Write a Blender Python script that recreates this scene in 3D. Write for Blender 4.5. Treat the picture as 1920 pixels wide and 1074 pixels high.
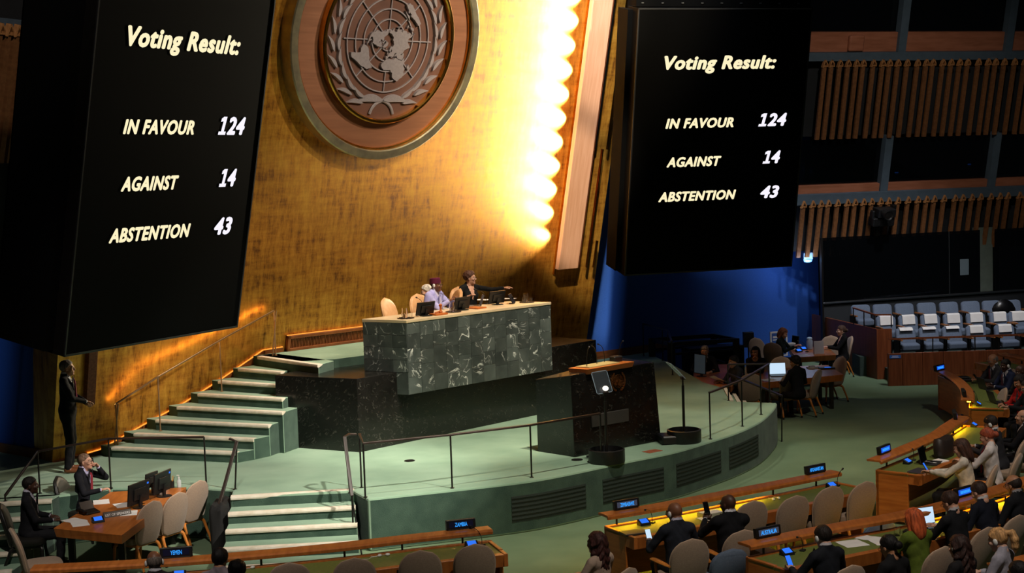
import bpy, bmesh, math, random
import numpy as np
from mathutils import Vector, Matrix
random.seed(7); rng = np.random.default_rng(7)
for o in list(bpy.data.objects): bpy.data.objects.remove(o)
scn = bpy.context.scene
col = scn.collection
# ------------------------------------------------------------------ camera
F, HC, YH, RO, CX, CY = 2800., 5.25, 320., .033, 960., 537.
_th = math.atan((CY - YH) / F)
_F = np.array([0, math.cos(_th), -math.sin(_th)]); _R0 = np.array([1., 0, 0]); _U0 = np.array([0, math.sin(_th), math.cos(_th)])
_c, _s = math.cos(RO), math.sin(RO)
_R = _c * _R0 - _s * _U0; _U = _s * _R0 + _c * _U0
_C = np.array([0, 0, HC])
cam_d = bpy.data.cameras.new('camera'); cam = bpy.data.objects.new('camera', cam_d); col.objects.link(cam)
cam_d.sensor_fit = 'HORIZONTAL'; cam_d.sensor_width = 36; cam_d.lens = F / 1920 * 36
cam_d.clip_end = 200
_m = Matrix.Identity(4)
for i in range(3):
    _m[i][0] = _R[i]; _m[i][1] = _U[i]; _m[i][2] = -_F[i]; _m[i][3] = _C[i]
cam.matrix_world = _m
scn.camera = cam
# ------------------------------------------------------------------ view, world
scn.view_settings.view_transform = 'Standard'; scn.view_settings.look = 'None'
scn.view_settings.exposure = 0.0; scn.view_settings.gamma = 1.0; scn.view_settings.use_curve_mapping = False
wd = bpy.data.worlds.new('world'); scn.world = wd; wd.use_nodes = True
wd.node_tree.nodes['Background'].inputs[0].default_value = (0.75, 0.85, 1.0, 1)
wd.node_tree.nodes['Background'].inputs[1].default_value = 0.009
# ------------------------------------------------------------------ large lights (ceiling spotlights of the hall, and unseen fills added for dim walls)
def aim(o, target):
    d = Vector(target) - o.location
    o.rotation_euler = d.to_track_quat('-Z', 'Y').to_euler()
def spot(loc, target, power, angle, blend=.5, colour=(1, .86, .68), size=.25):
    l = bpy.data.lights.new('stage_or_fill_spot', 'SPOT'); o = bpy.data.objects.new('stage_or_fill_spot', l); col.objects.link(o)
    l.energy = power; l.spot_size = math.radians(angle); l.spot_blend = blend; l.color = colour; l.shadow_soft_size = size
    o.location = loc; aim(o, target); return o
def area(loc, target, power, sx, sy, colour=(1, .9, .78), name='ceiling_light'):
    l = bpy.data.lights.new(name, 'AREA'); o = bpy.data.objects.new(name, l); col.objects.link(o)
    l.shape = 'RECTANGLE'; l.size = sx; l.size_y = sy; l.energy = power; l.color = colour
    o.location = loc; aim(o, target); return o
spot((4.5, 19.0, 19), (-1.0, 25.5, 2.4), 19000, 22, .6, (1, .87, .7))       # on the dais
spot((7.0, 13.5, 13.0), (-3.7, 22.6, 1.0), 17000, 21, .6, (1, .92, .8))       # on the stairs and stage, left
spot((3.0, 17.5, 19), (-.4, 22.0, .75), 9500, 22, .8, (1, .92, .76))     # stage front
spot((6, 22, 19), (3.2, 26.5, .75), 4600, 26, .8, (1, .92, .76))           # stage, far end
spot((13.5, 18.0, 13), (-.2, 29.6, 7.2), 16000, 22, .9, (1, .82, .55))      # gold wall
spot((9.0, 15.0, 14), (-2.6, 26.4, 6.0), 5200, 30, .9, (1, .82, .55))       # gold wall, wide
spot((10.5, 20.0, 14), (-2.0, 27.4, 7.8), 8000, 20, .6, (1, .88, .72))      # emblem
spot((1, 12, 14), (1.35, 31.2, 4.6), 36000, 8, .5, (1, .84, .64)); spot((1, 12, 14), (1.75, 30.8, 7.6), 36000, 8, .5, (1, .84, .64))           # fin
spot((2, 30, 15), (5.5, 29.0, 0), 2100, 50, .8, (1, .93, .8))
spot((4, 10, 13.5), (3.4, 17.8, .5), 3800, 50, .9, (1, .9, .78))            # delegates
spot((8, 17, 13.5), (7.5, 24.5, .5), 2500, 48, .9, (1, .9, .78))
spot((-3, 10, 13), (-4.6, 19.5, .5), 4200, 34, .9, (1, .9, .8))
spot((10.5, 30, 13), (10.2, 37, 1), 4200, 40, .9, (.95, .95, 1))            # guest seats
spot((8, 24, 12), (10.0, 39, 4.5), 2000, 46, .9, (1, .92, .82))             # unseen fill added to lift the dark slatted balconies
spot((2.5, 26, 13), (4.3, 37.0, 2.2), 5000, 42, .9, (.8, .88, 1))           # unseen bluish spot added to brighten the blue wall
spot((-10, 16, 11), (-10.5, 26.5, 2.0), 1500, 24, .9, (.75, .85, 1))           # unseen small fill added for the blue wall's near end
spot((-3, 14, 13), (-7.6, 23, 6.0), 1500, 40, .9, (1, .9, .8))              # near slatted wall
# ------------------------------------------------------------------ pixel helpers (a pixel gives a direction; a plane gives the distance)
def ray(x, y): return _F + _R * (x - CX) / F - _U * (y - CY) / F
def W(x, y, Z):
    r = ray(x, y); return Vector(_C + r * ((Z - HC) / r[2]))
def D(x, y, Y):
    r = ray(x, y); return Vector(_C + r * (Y / r[1]))
class Plane:
    def __init__(s, B, a, t):
        a = math.radians(a); t = math.radians(t)
        s.B = np.array(B, float); s.u = np.array([math.cos(a), math.sin(a), 0]); n = np.array([math.sin(a), -math.cos(a), 0])
        s.w = n * math.sin(t) + np.array([0, 0, math.cos(t)]); s.n = np.cross(s.u, s.w)
    def hit(s, x, y):
        r = ray(x, y); k = ((s.B - _C) @ s.n) / (r @ s.n); p = _C + r * k - s.B
        return float(p @ s.u), float(p @ s.w)
    def at(s, u, w, n=0.): return Vector(s.B + s.u * u + s.w * w + s.n * n)
    def M(s, u=0., w=0., n=0.):
        m = Matrix.Identity(4); p = s.at(u, w, n)
        for i in range(3): m[i][0] = s.u[i]; m[i][1] = s.w[i]; m[i][2] = s.n[i]; m[i][3] = p[i]
        return m
# ------------------------------------------------------------------ materials
def lin(h):
    h = h.lstrip('#'); c = [int(h[i:i + 2], 16) / 255 for i in (0, 2, 4)]
    return tuple(((v + .055) / 1.055) ** 2.4 if v > .04045 else v / 12.92 for v in c) + (1,)
MATS = {}
def mat(name, c1, c2=None, rough=.6, metal=0., scale=8., stretch=(1, 1, 1), detail=4., bump=0., bscale=None, spec=.5, emit=None, estr=0., rand=False, lo=.35, hi=.65, sheen=0., trans=0., alpha=1., r2=None, coords='Object'):
    if name in MATS: return MATS[name]
    m = bpy.data.materials.new(name); m.use_nodes = True; nt = m.node_tree; N = nt.nodes; L = nt.links
    b = N['Principled BSDF']
    c1 = lin(c1) if isinstance(c1, str) else c1
    b.inputs['Base Color'].default_value = c1; b.inputs['Roughness'].default_value = rough; b.inputs['Metallic'].default_value = metal
    b.inputs['Specular IOR Level'].default_value = spec
    if sheen: b.inputs['Sheen Weight'].default_value = sheen
    if trans: b.inputs['Transmission Weight'].default_value = trans
    if alpha < 1: b.inputs['Alpha'].default_value = alpha
    if emit:
        b.inputs['Emission Color'].default_value = lin(emit) if isinstance(emit, str) else emit; b.inputs['Emission Strength'].default_value = estr
    tc = N.new('ShaderNodeTexCoord'); mp = N.new('ShaderNodeMapping'); mp.inputs['Scale'].default_value = stretch
    L.new(tc.outputs[coords], mp.inputs[0]); vec = mp.outputs[0]
    if rand:
        oi = N.new('ShaderNodeObjectInfo'); vm = N.new('ShaderNodeVectorMath'); vm.operation = 'MULTIPLY_ADD'
        cb = N.new('ShaderNodeCombineXYZ')
        for k in range(3): L.new(oi.outputs['Random'], cb.inputs[k])
        vm.inputs[1].default_value = (37.3, 91.7, 53.1); L.new(cb.outputs[0], vm.inputs[0]); L.new(vec, vm.inputs[2]); vec = vm.outputs[0]
    if c2:
        c2 = lin(c2) if isinstance(c2, str) else c2
        nz = N.new('ShaderNodeTexNoise'); nz.inputs['Scale'].default_value = scale; nz.inputs['Detail'].default_value = detail
        L.new(vec, nz.inputs['Vector'])
        rp = N.new('ShaderNodeValToRGB'); rp.color_ramp.elements[0].position = lo; rp.color_ramp.elements[1].position = hi
        rp.color_ramp.elements[0].color = c1; rp.color_ramp.elements[1].color = c2
        L.new(nz.outputs['Fac'], rp.inputs[0]); L.new(rp.outputs[0], b.inputs['Base Color'])
        if r2 is not None:
            mr = N.new('ShaderNodeMapRange'); mr.inputs[1].default_value = lo; mr.inputs[2].default_value = hi; mr.inputs[3].default_value = rough; mr.inputs[4].default_value = r2
            L.new(nz.outputs['Fac'], mr.inputs[0]); L.new(mr.outputs[0], b.inputs['Roughness'])
    if bump:
        n2 = N.new('ShaderNodeTexNoise'); n2.inputs['Scale'].default_value = bscale or scale * 4; n2.inputs['Detail'].default_value = 3
        L.new(vec, n2.inputs['Vector']); bp = N.new('ShaderNodeBump'); bp.inputs['Strength'].default_value = bump; bp.inputs['Distance'].default_value = .01
        L.new(n2.outputs['Fac'], bp.inputs['Height']); L.new(bp.outputs[0], b.inputs['Normal'])
    MATS[name] = m; return m
def wood(name, c1, c2, grain=(2, 2, 18), rough=.42, rand=True): return mat(name, c1, c2, rough=rough, scale=1.6, stretch=grain, detail=5, bump=.05, bscale=6, rand=rand, spec=.35)
carpet = mat('green_carpet', '#566d50', '#697f60', rough=.95, scale=1.1, detail=9, bump=.5, bscale=160, spec=.1, lo=.3, hi=.7, sheen=.15)
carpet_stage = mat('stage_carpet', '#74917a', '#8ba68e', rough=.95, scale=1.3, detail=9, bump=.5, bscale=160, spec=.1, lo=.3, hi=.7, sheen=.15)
carpet_riser_shaded = mat('riser_carpet_shaded', '#354a40', '#43594c', rough=.95, scale=4, detail=8, bump=.6, bscale=120, spec=.1, sheen=.1)  # stage carpet again, darkened to colour in the shade on upright faces
cream = mat('cream_nosing', '#d9d0c0', '#c8bda8', rough=.7, scale=9, detail=6)
brass = mat('satin_brass', '#b08a56', rough=.3, metal=1)
black_metal = mat('black_metal', '#1a1816', rough=.4, metal=.3)
handrail_wood = mat('dark_handrail', '#2a201b', rough=.38)
black_plastic = mat('black_plastic', '#0e0e0f', '#151516', rough=.45, scale=30)
screen_black = mat('screen_black', '#020202', '#030303', rough=.6, scale=60, spec=.04)
cabinet_black = mat('cabinet_black', '#0a0807', '#0d0b09', rough=.8, scale=10, spec=.05); frame_black = mat('frame_black', '#060606', rough=.85, spec=.04)
grey_metal = mat('grey_metal', '#7d7f80', rough=.35, metal=.9)
steel = mat('brushed_steel', '#b9bcc0', rough=.28, metal=1)
blue_wall = mat('blue_wall', '#2c56a8', '#2850a0', rough=.85, scale=40, bump=.15, bscale=90, spec=.2)
skirting = wood('skirting_wood', '#8a4f28', '#6d3a1b', grain=(2, 2, 14))
desk_wood = wood('desk_wood', '#bb6f31', '#a55c24', grain=(1.5, 1.5, 16), rough=.36)
desk_wood_h = wood('desk_wood_ledge', '#b86d33', '#a25b28', grain=(12, 1.5, 3), rough=.36)
chair_wood = wood('chair_wood', '#c47a35', '#b06825', grain=(6, 6, 2), rough=.35)
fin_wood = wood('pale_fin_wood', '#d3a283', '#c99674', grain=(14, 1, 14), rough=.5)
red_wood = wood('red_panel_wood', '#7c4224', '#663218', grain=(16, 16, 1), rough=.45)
sill_wood = wood('sill_wood', '#a4674c', '#8f573d', grain=(1, 6, 6), rough=.5)
slat_wood = wood('slat_wood', '#7d5230', '#6a4325', grain=(10, 10, 1), rough=.55)
slat_tip = mat('slat_tip_wood', '#b07a4a', '#9a673a', rough=.5, scale=12)
leather = mat('green_leather', '#5f6b33', '#6b7739', rough=.5, scale=30, bump=.1, bscale=200)
taupe = mat('taupe_fabric', '#8d7867', '#97826f', rough=.85, scale=60, bump=.25, bscale=300, sheen=.2, spec=.15)
taupe_edge = mat('chair_edge', '#b2977f', rough=.7)
tan_leather = mat('tan_leather', '#d8a878', '#cf9c6b', rough=.5, scale=12)
blue_fabric = mat('grey_blue_fabric', '#5e6a7d', '#677386', rough=.85, scale=50, bump=.2, bscale=240, spec=.2)
blue_beam = mat('slate_blue_paint', '#46545f', '#4c5a66', rough=.6, scale=6)
paper = mat('white_paper', '#dedbd8', '#e6e3e0', rough=.8, scale=5)
print_grey = mat('print_grey', '#8d8d92', rough=.8)
dark_glass = mat('dark_glass', '#06080a', rough=.06, spec=.6, alpha=.82)
dark_room = mat('dark_room', '#14171a', '#101214', rough=.9, scale=3)
glassm = mat('clear_glass', '#ffffff', rough=.02, trans=1, spec=.5)
water = mat('still_water', '#dfe8ee', rough=.02, trans=.9)
chrome = mat('chrome', '#d6d6d8', rough=.12, metal=1)
white_plastic = mat('white_plastic', '#d8d6d2', rough=.4)
text_cream = mat('screen_text_cream', '#000000', emit='#fff2c4', estr=1.0)
text_white = mat('screen_text_white', '#000000', emit='#f4f0ff', estr=1.05)
led_blue = mat('led_blue', '#000000', emit='#2f9dff', estr=1.1)
led_blue_bg = mat('led_blue_glow', '#02040c', emit='#1e5ff0', estr=.75)
led_bg = mat('led_panel', '#0a0a16', rough=.3, emit='#15162c', estr=.35)
led_grey = mat('led_panel_grey', '#30323a', rough=.3, emit='#565c74', estr=.35)
lcd_blue = mat('lcd_blue', '#000000', emit='#2a78ff', estr=.95)
lcd_white = mat('lcd_white', '#000000', emit='#cfe9ff', estr=.95)
lcd_grey = mat('lcd_grey', '#101214', rough=.25, emit='#5f6a72', estr=.14)
warm_strip = mat('warm_light_strip', '#000000', emit='#ffbf6a', estr=26.)
orange_strip = mat('orange_light_line', '#000000', emit='#ff9a38', estr=1.5)
yellow_strip = mat('yellow_task_light', '#000000', emit='#ffc81c', estr=38.)
red_led = mat('red_led', '#000000', emit='#ff2018', estr=1.)
gold_trim = mat('polished_gold', '#d9a24a', '#c98f38', rough=.22, metal=1, scale=8)
silver_ring = mat('aged_silver_gold', '#a39a84', '#c2b795', rough=.38, metal=.9, scale=5, detail=8)
bronze_disc = mat('bronze_disc', '#86593f', '#774c34', rough=.55, metal=.25, scale=2.2, stretch=(.4, 6, 1), detail=8)
bronze_inner = mat('bronze_inner', '#664436', '#5b3d32', rough=.55, metal=.25, scale=3, detail=8)
pewter = mat('pewter_relief', '#8f8688', '#857c7f', rough=.5, metal=.3, scale=20)
bronze_seal = mat('bronze_seal', '#b27a48', '#8a5530', rough=.35, metal=.9, scale=40)
orange_leather = mat('lectern_wood', '#c26a2a', '#ad5a20', rough=.4, scale=3, stretch=(1, 12, 4))
# gold leaf wall, marbles: their own node trees
def gold_mat():
    m = bpy.data.materials.new('gold_leaf_wall'); m.use_nodes = True; nt = m.node_tree; N = nt.nodes; L = nt.links; b = N['Principled BSDF']
    tc = N.new('ShaderNodeTexCoord')
    def noise(sc, st, det=6, rough=.6):
        mp = N.new('ShaderNodeMapping'); mp.inputs['Scale'].default_value = st; L.new(tc.outputs['Object'], mp.inputs[0])
        n = N.new('ShaderNodeTexNoise'); n.inputs['Scale'].default_value = sc; n.inputs['Detail'].default_value = det; n.inputs['Roughness'].default_value = rough
        L.new(mp.outputs[0], n.inputs['Vector']); return n.outputs['Fac']
    a = noise(1.5, (6, 1.1, 1), 9, .75); c = noise(1.2, (1, 5, 1), 8, .7); d = noise(.5, (1, 1, 1), 4)
    def mix(x, y, op='ADD', f=.5):
        n = N.new('ShaderNodeMath'); n.operation = 'MULTIPLY_ADD'; L.new(x, n.inputs[0]); n.inputs[1].default_value = f; L.new(y, n.inputs[2]); return n.outputs[0]
    s0 = N.new('ShaderNodeMath'); s0.operation = 'MULTIPLY'; L.new(d, s0.inputs[0]); s0.inputs[1].default_value = .2
    s1 = mix(a, s0.outputs[0], f=.5); s2 = mix(c, s1, f=.3)
    rp = N.new('ShaderNodeValToRGB'); e = rp.color_ramp.elements
    e[0].position = .41; e[0].color = lin('#75491a'); e[1].position = .585; e[1].color = lin('#dca544')
    k = e.new(.48); k.color = lin('#b97f2c')
    L.new(s2, rp.inputs[0]); L.new(rp.outputs[0], b.inputs['Base Color'])
    mr = N.new('ShaderNodeMapRange'); mr.inputs[1].default_value = .4; mr.inputs[2].default_value = .6; mr.inputs[3].default_value = .46; mr.inputs[4].default_value = .3
    L.new(s2, mr.inputs[0]); L.new(mr.outputs[0], b.inputs['Roughness'])
    b.inputs['Metallic'].default_value = .6
    bp = N.new('ShaderNodeBump'); bp.inputs['Strength'].default_value = .12; bp.inputs['Distance'].default_value = .02
    L.new(s2, bp.inputs['Height']); L.new(bp.outputs[0], b.inputs['Normal'])
    return m
gold = gold_mat()
def marble(name, base1, base2, vein, vscale, vwidth, rough, amount=1.):
    m = bpy.data.materials.new(name); m.use_nodes = True; nt = m.node_tree; N = nt.nodes; L = nt.links; b = N['Principled BSDF']
    tc = N.new('ShaderNodeTexCoord'); oi = N.new('ShaderNodeObjectInfo')
    cb = N.new('ShaderNodeCombineXYZ')
    for k in range(3): L.new(oi.outputs['Random'], cb.inputs[k])
    vm = N.new('ShaderNodeVectorMath'); vm.operation = 'MULTIPLY_ADD'; vm.inputs[1].default_value = (41.3, 87.1, 63.7)
    L.new(cb.outputs[0], vm.inputs[0]); L.new(tc.outputs['Object'], vm.inputs[2])
    vr = N.new('ShaderNodeVectorRotate'); vr.rotation_type = 'AXIS_ANGLE'; vr.inputs['Axis'].default_value = (.6, .5, .6)
    ma = N.new('ShaderNodeMath'); ma.operation = 'MULTIPLY'; ma.inputs[1].default_value = 6.; L.new(oi.outputs['Random'], ma.inputs[0])
    L.new(ma.outputs[0], vr.inputs['Angle']); L.new(vm.outputs[0], vr.inputs['Vector'])
    n1 = N.new('ShaderNodeTexNoise'); n1.inputs['Scale'].default_value = 3.5; n1.inputs['Detail'].default_value = 6; L.new(vr.outputs[0], n1.inputs['Vector'])
    r1 = N.new('ShaderNodeValToRGB'); r1.color_ramp.elements[0].position = .35; r1.color_ramp.elements[1].position = .7
    r1.color_ramp.elements[0].color = lin(base1); r1.color_ramp.elements[1].color = lin(base2); L.new(n1.outputs['Fac'], r1.inputs[0])
    mp = N.new('ShaderNodeMapping'); mp.inputs['Scale'].default_value = (1, .35, .5); L.new(vr.outputs[0], mp.inputs[0])
    n2 = N.new('ShaderNodeTexNoise'); n2.inputs['Scale'].default_value = vscale; n2.inputs['Detail'].default_value = 5; n2.inputs['Distortion'].default_value = 1.1
    L.new(mp.outputs[0], n2.inputs['Vector'])
    sb = N.new('ShaderNodeMath'); sb.operation = 'SUBTRACT'; sb.inputs[1].default_value = .5; L.new(n2.outputs['Fac'], sb.inputs[0])
    ab = N.new('ShaderNodeMath'); ab.operation = 'ABSOLUTE'; L.new(sb.outputs[0], ab.inputs[0])
    mr = N.new('ShaderNodeMapRange'); mr.inputs[1].default_value = 0; mr.inputs[2].default_value = vwidth; mr.inputs[3].default_value = 1; mr.inputs[4].default_value = 0
    L.new(ab.outputs[0], mr.inputs[0])
    n3 = N.new('ShaderNodeTexNoise'); n3.inputs['Scale'].default_value = vscale * .7; L.new(vr.outputs[0], n3.inputs['Vector'])
    m3 = N.new('ShaderNodeMapRange'); m3.inputs[1].default_value = .47; m3.inputs[2].default_value = .62; m3.inputs[4].default_value = amount; L.new(n3.outputs['Fac'], m3.inputs[0])
    mu = N.new('ShaderNodeMath'); mu.operation = 'MULTIPLY'; L.new(mr.outputs[0], mu.inputs[0]); L.new(m3.outputs[0], mu.inputs[1])
    mx = N.new('ShaderNodeMix'); mx.data_type = 'RGBA'; L.new(mu.outputs[0], mx.inputs['Factor']); L.new(r1.outputs[0], mx.inputs['A']); mx.inputs['B'].default_value = lin(vein)
    # whole-tile tone differs from slab to slab
    hs = N.new('ShaderNodeHueSaturation'); m4 = N.new('ShaderNodeMapRange'); m4.inputs[3].default_value = .6; m4.inputs[4].default_value = 1.2
    L.new(oi.outputs['Random'], m4.inputs[0]); L.new(m4.outputs[0], hs.inputs['Value']); L.new(mx.outputs['Result'], hs.inputs['Color']); L.new(hs.outputs[0], b.inputs['Base Color'])
    b.inputs['Roughness'].default_value = rough; b.inputs['Specular IOR Level'].default_value = .5
    return m
green_marble = marble('green_marble', '#434a47', '#59605c', '#dfe2da', 5.2, .016, .28, 1.2)
black_marble = marble('black_marble', '#12110f', '#1b1917', '#8f8a80', 14, .012, .24, .35)
# ------------------------------------------------------------------ mesh builder
def V3(p): return (float(p[0]), float(p[1]), float(p[2]))
class MB:
    def __init__(s): s.v = []; s.f = []; s.m = []
    def add(s, vs, fs, m=0, M=None):
        o = len(s.v)
        for p in vs:
            if M is not None: p = M @ Vector(p)
            s.v.append(V3(p))
        for f in fs: s.f.append([o + i for i in f]); s.m.append(m)
        return s
    def box(s, x0, x1, y0, y1, z0, z1, m=0, M=None):
        return s.add([(x0, y0, z0), (x1, y0, z0), (x1, y1, z0), (x0, y1, z0), (x0, y0, z1), (x1, y0, z1), (x1, y1, z1), (x0, y1, z1)],
                     [(0, 3, 2, 1), (4, 5, 6, 7), (0, 1, 5, 4), (1, 2, 6, 5), (2, 3, 7, 6), (3, 0, 4, 7)], m, M)
    def hexa(s, p, m=0, M=None):    # 4 bottom (ccw), 4 top
        return s.add(p, [(0, 3, 2, 1), (4, 5, 6, 7), (0, 1, 5, 4), (1, 2, 6, 5), (2, 3, 7, 6), (3, 0, 4, 7)], m, M)
    def prism(s, poly, z0, z1, m=0, mtop=None, M=None):
        a = sum(poly[i][0] * poly[(i + 1) % len(poly)][1] - poly[(i + 1) % len(poly)][0] * poly[i][1] for i in range(len(poly)))
        if a < 0: poly = poly[::-1]
        n = len(poly); o = len(s.v)
        s.add([(p[0], p[1], z0) for p in poly] + [(p[0], p[1], z1) for p in poly], [], m, M)
        s.f.append([o + i for i in range(n)][::-1]); s.m.append(m)
        s.f.append([o + n + i for i in range(n)]); s.m.append(m if mtop is None else mtop)
        for i in range(n):
            j = (i + 1) % n; s.f.append([o + i, o + j, o + n + j, o + n + i]); s.m.append(m)
        return s
    def loft(s, rings, m=0, cap=True, M=None, closed=True):
        n = len(rings[0]); o = len(s.v)
        for r in rings: s.add(r, [], m, M)
        for i in range(len(rings) - 1):
            for j in range(n if closed else n - 1):
                k = (j + 1) % n; s.f.append([o + i * n + j, o + i * n + k, o + (i + 1) * n + k, o + (i + 1) * n + j]); s.m.append(m)
        if cap:
            s.f.append([o + j for j in range(n)][::-1]); s.m.append(m)
            q = o + (len(rings) - 1) * n; s.f.append([q + j for j in range(n)]); s.m.append(m)
        return s
    def tube(s, path, r, n=8, m=0, M=None, flat=None):
        P = [Vector(p) for p in path]; rs = r if isinstance(r, (list, tuple)) else [r] * len(P)
        rings = []; up = None
        for i, p in enumerate(P):
            t = (P[min(i + 1, len(P) - 1)] - P[max(i - 1, 0)]).normalized()
            if up is None:
                up = Vector((0, 0, 1)) if abs(t.z) < .9 else Vector((0, 1, 0))
            a = t.cross(up)
            if a.length < 1e-4: a = t.cross(Vector((1, 0, 0)))
            a.normalize(); b = a.cross(t).normalized(); up = b
            fa, fb = flat or (1, 1)
            rings.append([p + a * math.cos(2 * math.pi * k / n) * rs[i] * fa + b * math.sin(2 * math.pi * k / n) * rs[i] * fb for k in range(n)])
        return s.loft(rings, m, True, M)
    def bar(s, path, w, h, m=0, M=None):   # rectangular section swept along a path, level
        P = [Vector(p) for p in path]; rings = []
        for i, p in enumerate(P):
            t = (P[min(i + 1, len(P) - 1)] - P[max(i - 1, 0)]).normalized()
            a = t.cross(Vector((0, 0, 1)))
            if a.length < 1e-3: a = Vector((1, 0, 0))
            a.normalize(); b = a.cross(t).normalized()
            rings.append([p - a * w / 2 - b * h / 2, p + a * w / 2 - b * h / 2, p + a * w / 2 + b * h / 2, p - a * w / 2 + b * h / 2])
        return s.loft(rings, m, True, M)
    def lathe(s, prof, n=20, m=0, M=None):
        rings = [[(r * math.cos(2 * math.pi * k / n), r * math.sin(2 * math.pi * k / n), z) for k in range(n)] for r, z in prof]
        return s.loft(rings, m, True, M)
    def ell(s, c, r, n=12, k=8, m=0, M=None):
        c = Vector(c); rings = []
        for i in range(1, k):
            a = math.pi * i / k - math.pi / 2
            rings.append([(c.x + r[0] * math.cos(a) * math.cos(2 * math.pi * j / n), c.y + r[1] * math.cos(a) * math.sin(2 * math.pi * j / n), c.z + r[2] * math.sin(a)) for j in range(n)])
        return s.loft(rings, m, True, M)
    def mesh(s, name, mats, bevel=0., seg=1, smooth=False, shade_angle=None):
        me = bpy.data.meshes.new(name); me.from_pydata(s.v, [], s.f)
        for mm in (mats if isinstance(mats, (list, tuple)) else [mats]): me.materials.append(mm)
        me.polygons.foreach_set('material_index', s.m)
        bm = bmesh.new(); bm.from_mesh(me); bmesh.ops.recalc_face_normals(bm, faces=bm.faces)
        if bevel:
            es = [e for e in bm.edges if len(e.link_faces) == 2 and e.calc_face_angle(0) > .5]
            bmesh.ops.bevel(bm, geom=es, offset=bevel, segments=seg, affect='EDGES', profile=.5, clamp_overlap=True)
        if smooth:
            for f in bm.faces: f.smooth = True
            for e in bm.edges:
                if len(e.link_faces) == 2 and e.calc_face_angle(0) > (shade_angle or .75): e.smooth = False
        bm.to_mesh(me); bm.free(); return me
    def build(s, name, mats, parent=None, **k):
        o = bpy.data.objects.new(name, s.mesh(name, mats, **k)); col.objects.link(o)
        if parent: o.parent = parent
        return o
def tag(o, label=None, cat=None, group=None, kind=None):
    if label: o['label'] = label
    if cat: o['category'] = cat
    if group: o['group'] = group
    if kind: o['kind'] = kind
    return o
def thing(name, label, cat, loc=(0, 0, 0), rz=0., group=None, M=None):
    o = bpy.data.objects.new(name, None); o.empty_display_size = .1; col.objects.link(o)
    if M is not None: o.matrix_world = M
    else: o.location = loc; o.rotation_euler = (0, 0, rz)
    return tag(o, label, cat, group)
def link_copy(src, name, parent=None):
    o = src.copy(); o.name = name; col.objects.link(o); o.parent = parent
    return o
def copy_tree(root, loc=None, rz=None, label=None, group=None):
    r = root.copy(); col.objects.link(r)
    for ch in list(root.children):
        c = ch.copy(); col.objects.link(c); c.parent = r
        for g in list(ch.children):
            d = g.copy(); col.objects.link(d); d.parent = c
    if loc is not None: r.location = loc
    if rz is not None: r.rotation_euler = (0, 0, rz)
    if label: r['label'] = label
    if group: r['group'] = group
    return r
def inst(mesh, name, parent=None, M=None):
    o = bpy.data.objects.new(name, mesh); col.objects.link(o)
    if parent: o.parent = parent
    if M is not None: o.matrix_local = M
    return o
def struct(o, label=None):
    o['kind'] = 'structure'
    if label: o['label'] = label
    return o
def catmull(pts, k=6):
    P = [Vector(p) for p in pts]; out = []
    for i in range(len(P) - 1):
        a = P[max(i - 1, 0)]; b = P[i]; c = P[i + 1]; d = P[min(i + 2, len(P) - 1)]
        for j in range(k):
            t = j / k
            out.append(.5 * ((2 * b) + (c - a) * t + (2 * a - 5 * b + 4 * c - d) * t * t + (3 * b - a - 3 * c + d) * t ** 3))
    out.append(P[-1]); return out
def text_mesh(body, size, shear=0., bold=0., extrude=.002, space=1., mats=None, align='LEFT'):
    wt = bold; bold = 0.; cu = bpy.data.curves.new('lettering', 'FONT'); cu.body = body; cu.size = size; cu.shear = shear; cu.offset = bold; cu.extrude = extrude; cu.space_character = space
    cu.align_x = align; cu.resolution_u = 3
    o = bpy.data.objects.new('lettering', cu); col.objects.link(o)
    dg = bpy.context.evaluated_depsgraph_get(); me = bpy.data.meshes.new_from_object(o.evaluated_get(dg))
    bpy.data.objects.remove(o); bpy.data.curves.remove(cu)
    me.materials.clear()
    if wt:       # heavier strokes: overlay shifted copies of the letters
        bm = bmesh.new()
        for k in range(8):
            c = me.copy(); c.transform(Matrix.Translation((wt * 1.25 * math.cos(k * math.pi / 4), wt * math.sin(k * math.pi / 4), .00002 * k))); bm.from_mesh(c); bpy.data.meshes.remove(c)
        bm.to_mesh(me); bm.free()
    for mm in (mats if isinstance(mats, (list, tuple)) else [mats]): me.materials.append(mm)
    return me
S, PL, BT = .75, 2.11, 1.96          # stage, upper platform, black base heights
# ================================================================== floor and stage
b = MB(); b.box(-16, 20, 6, 46, -.2, 0)
struct(b.build('floor', carpet), 'green carpeted hall floor')
edge_px = [(662, 920), (690, 935), (850, 918), (980, 903), (1061, 889), (1170, 866), (1264, 847), (1332, 827), (1386, 809), (1427, 789), (1451, 767), (1457, 755)]
front = [W(x, y, S) for x, y in edge_px]
front_c = front[:1] + catmull(front[1:], 5)
left_px = [(432, 931), (437, 918), (375, 914), (208, 915), (100, 930), (0, 936)]
lf = [W(x, y, S) for x, y in left_px]
right_back = [W(1372, 752, S), W(1358, 727, S), W(1320, 716, S), W(1275, 690, S), W(1222, 664, S)]
poly = [(p.x, p.y) for p in front_c] + [(p.x, p.y) for p in right_back] + [(3.3, 37.2), (-2, 37.2), (-13, 29), (-11, 21.2)] + [(p.x, p.y) for p in lf[::-1]]
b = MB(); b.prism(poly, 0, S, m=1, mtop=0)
stage = struct(b.build('floor_stage', [carpet_stage, carpet_riser_shaded], bevel=.03, seg=2), 'curved green carpeted stage')
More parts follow.
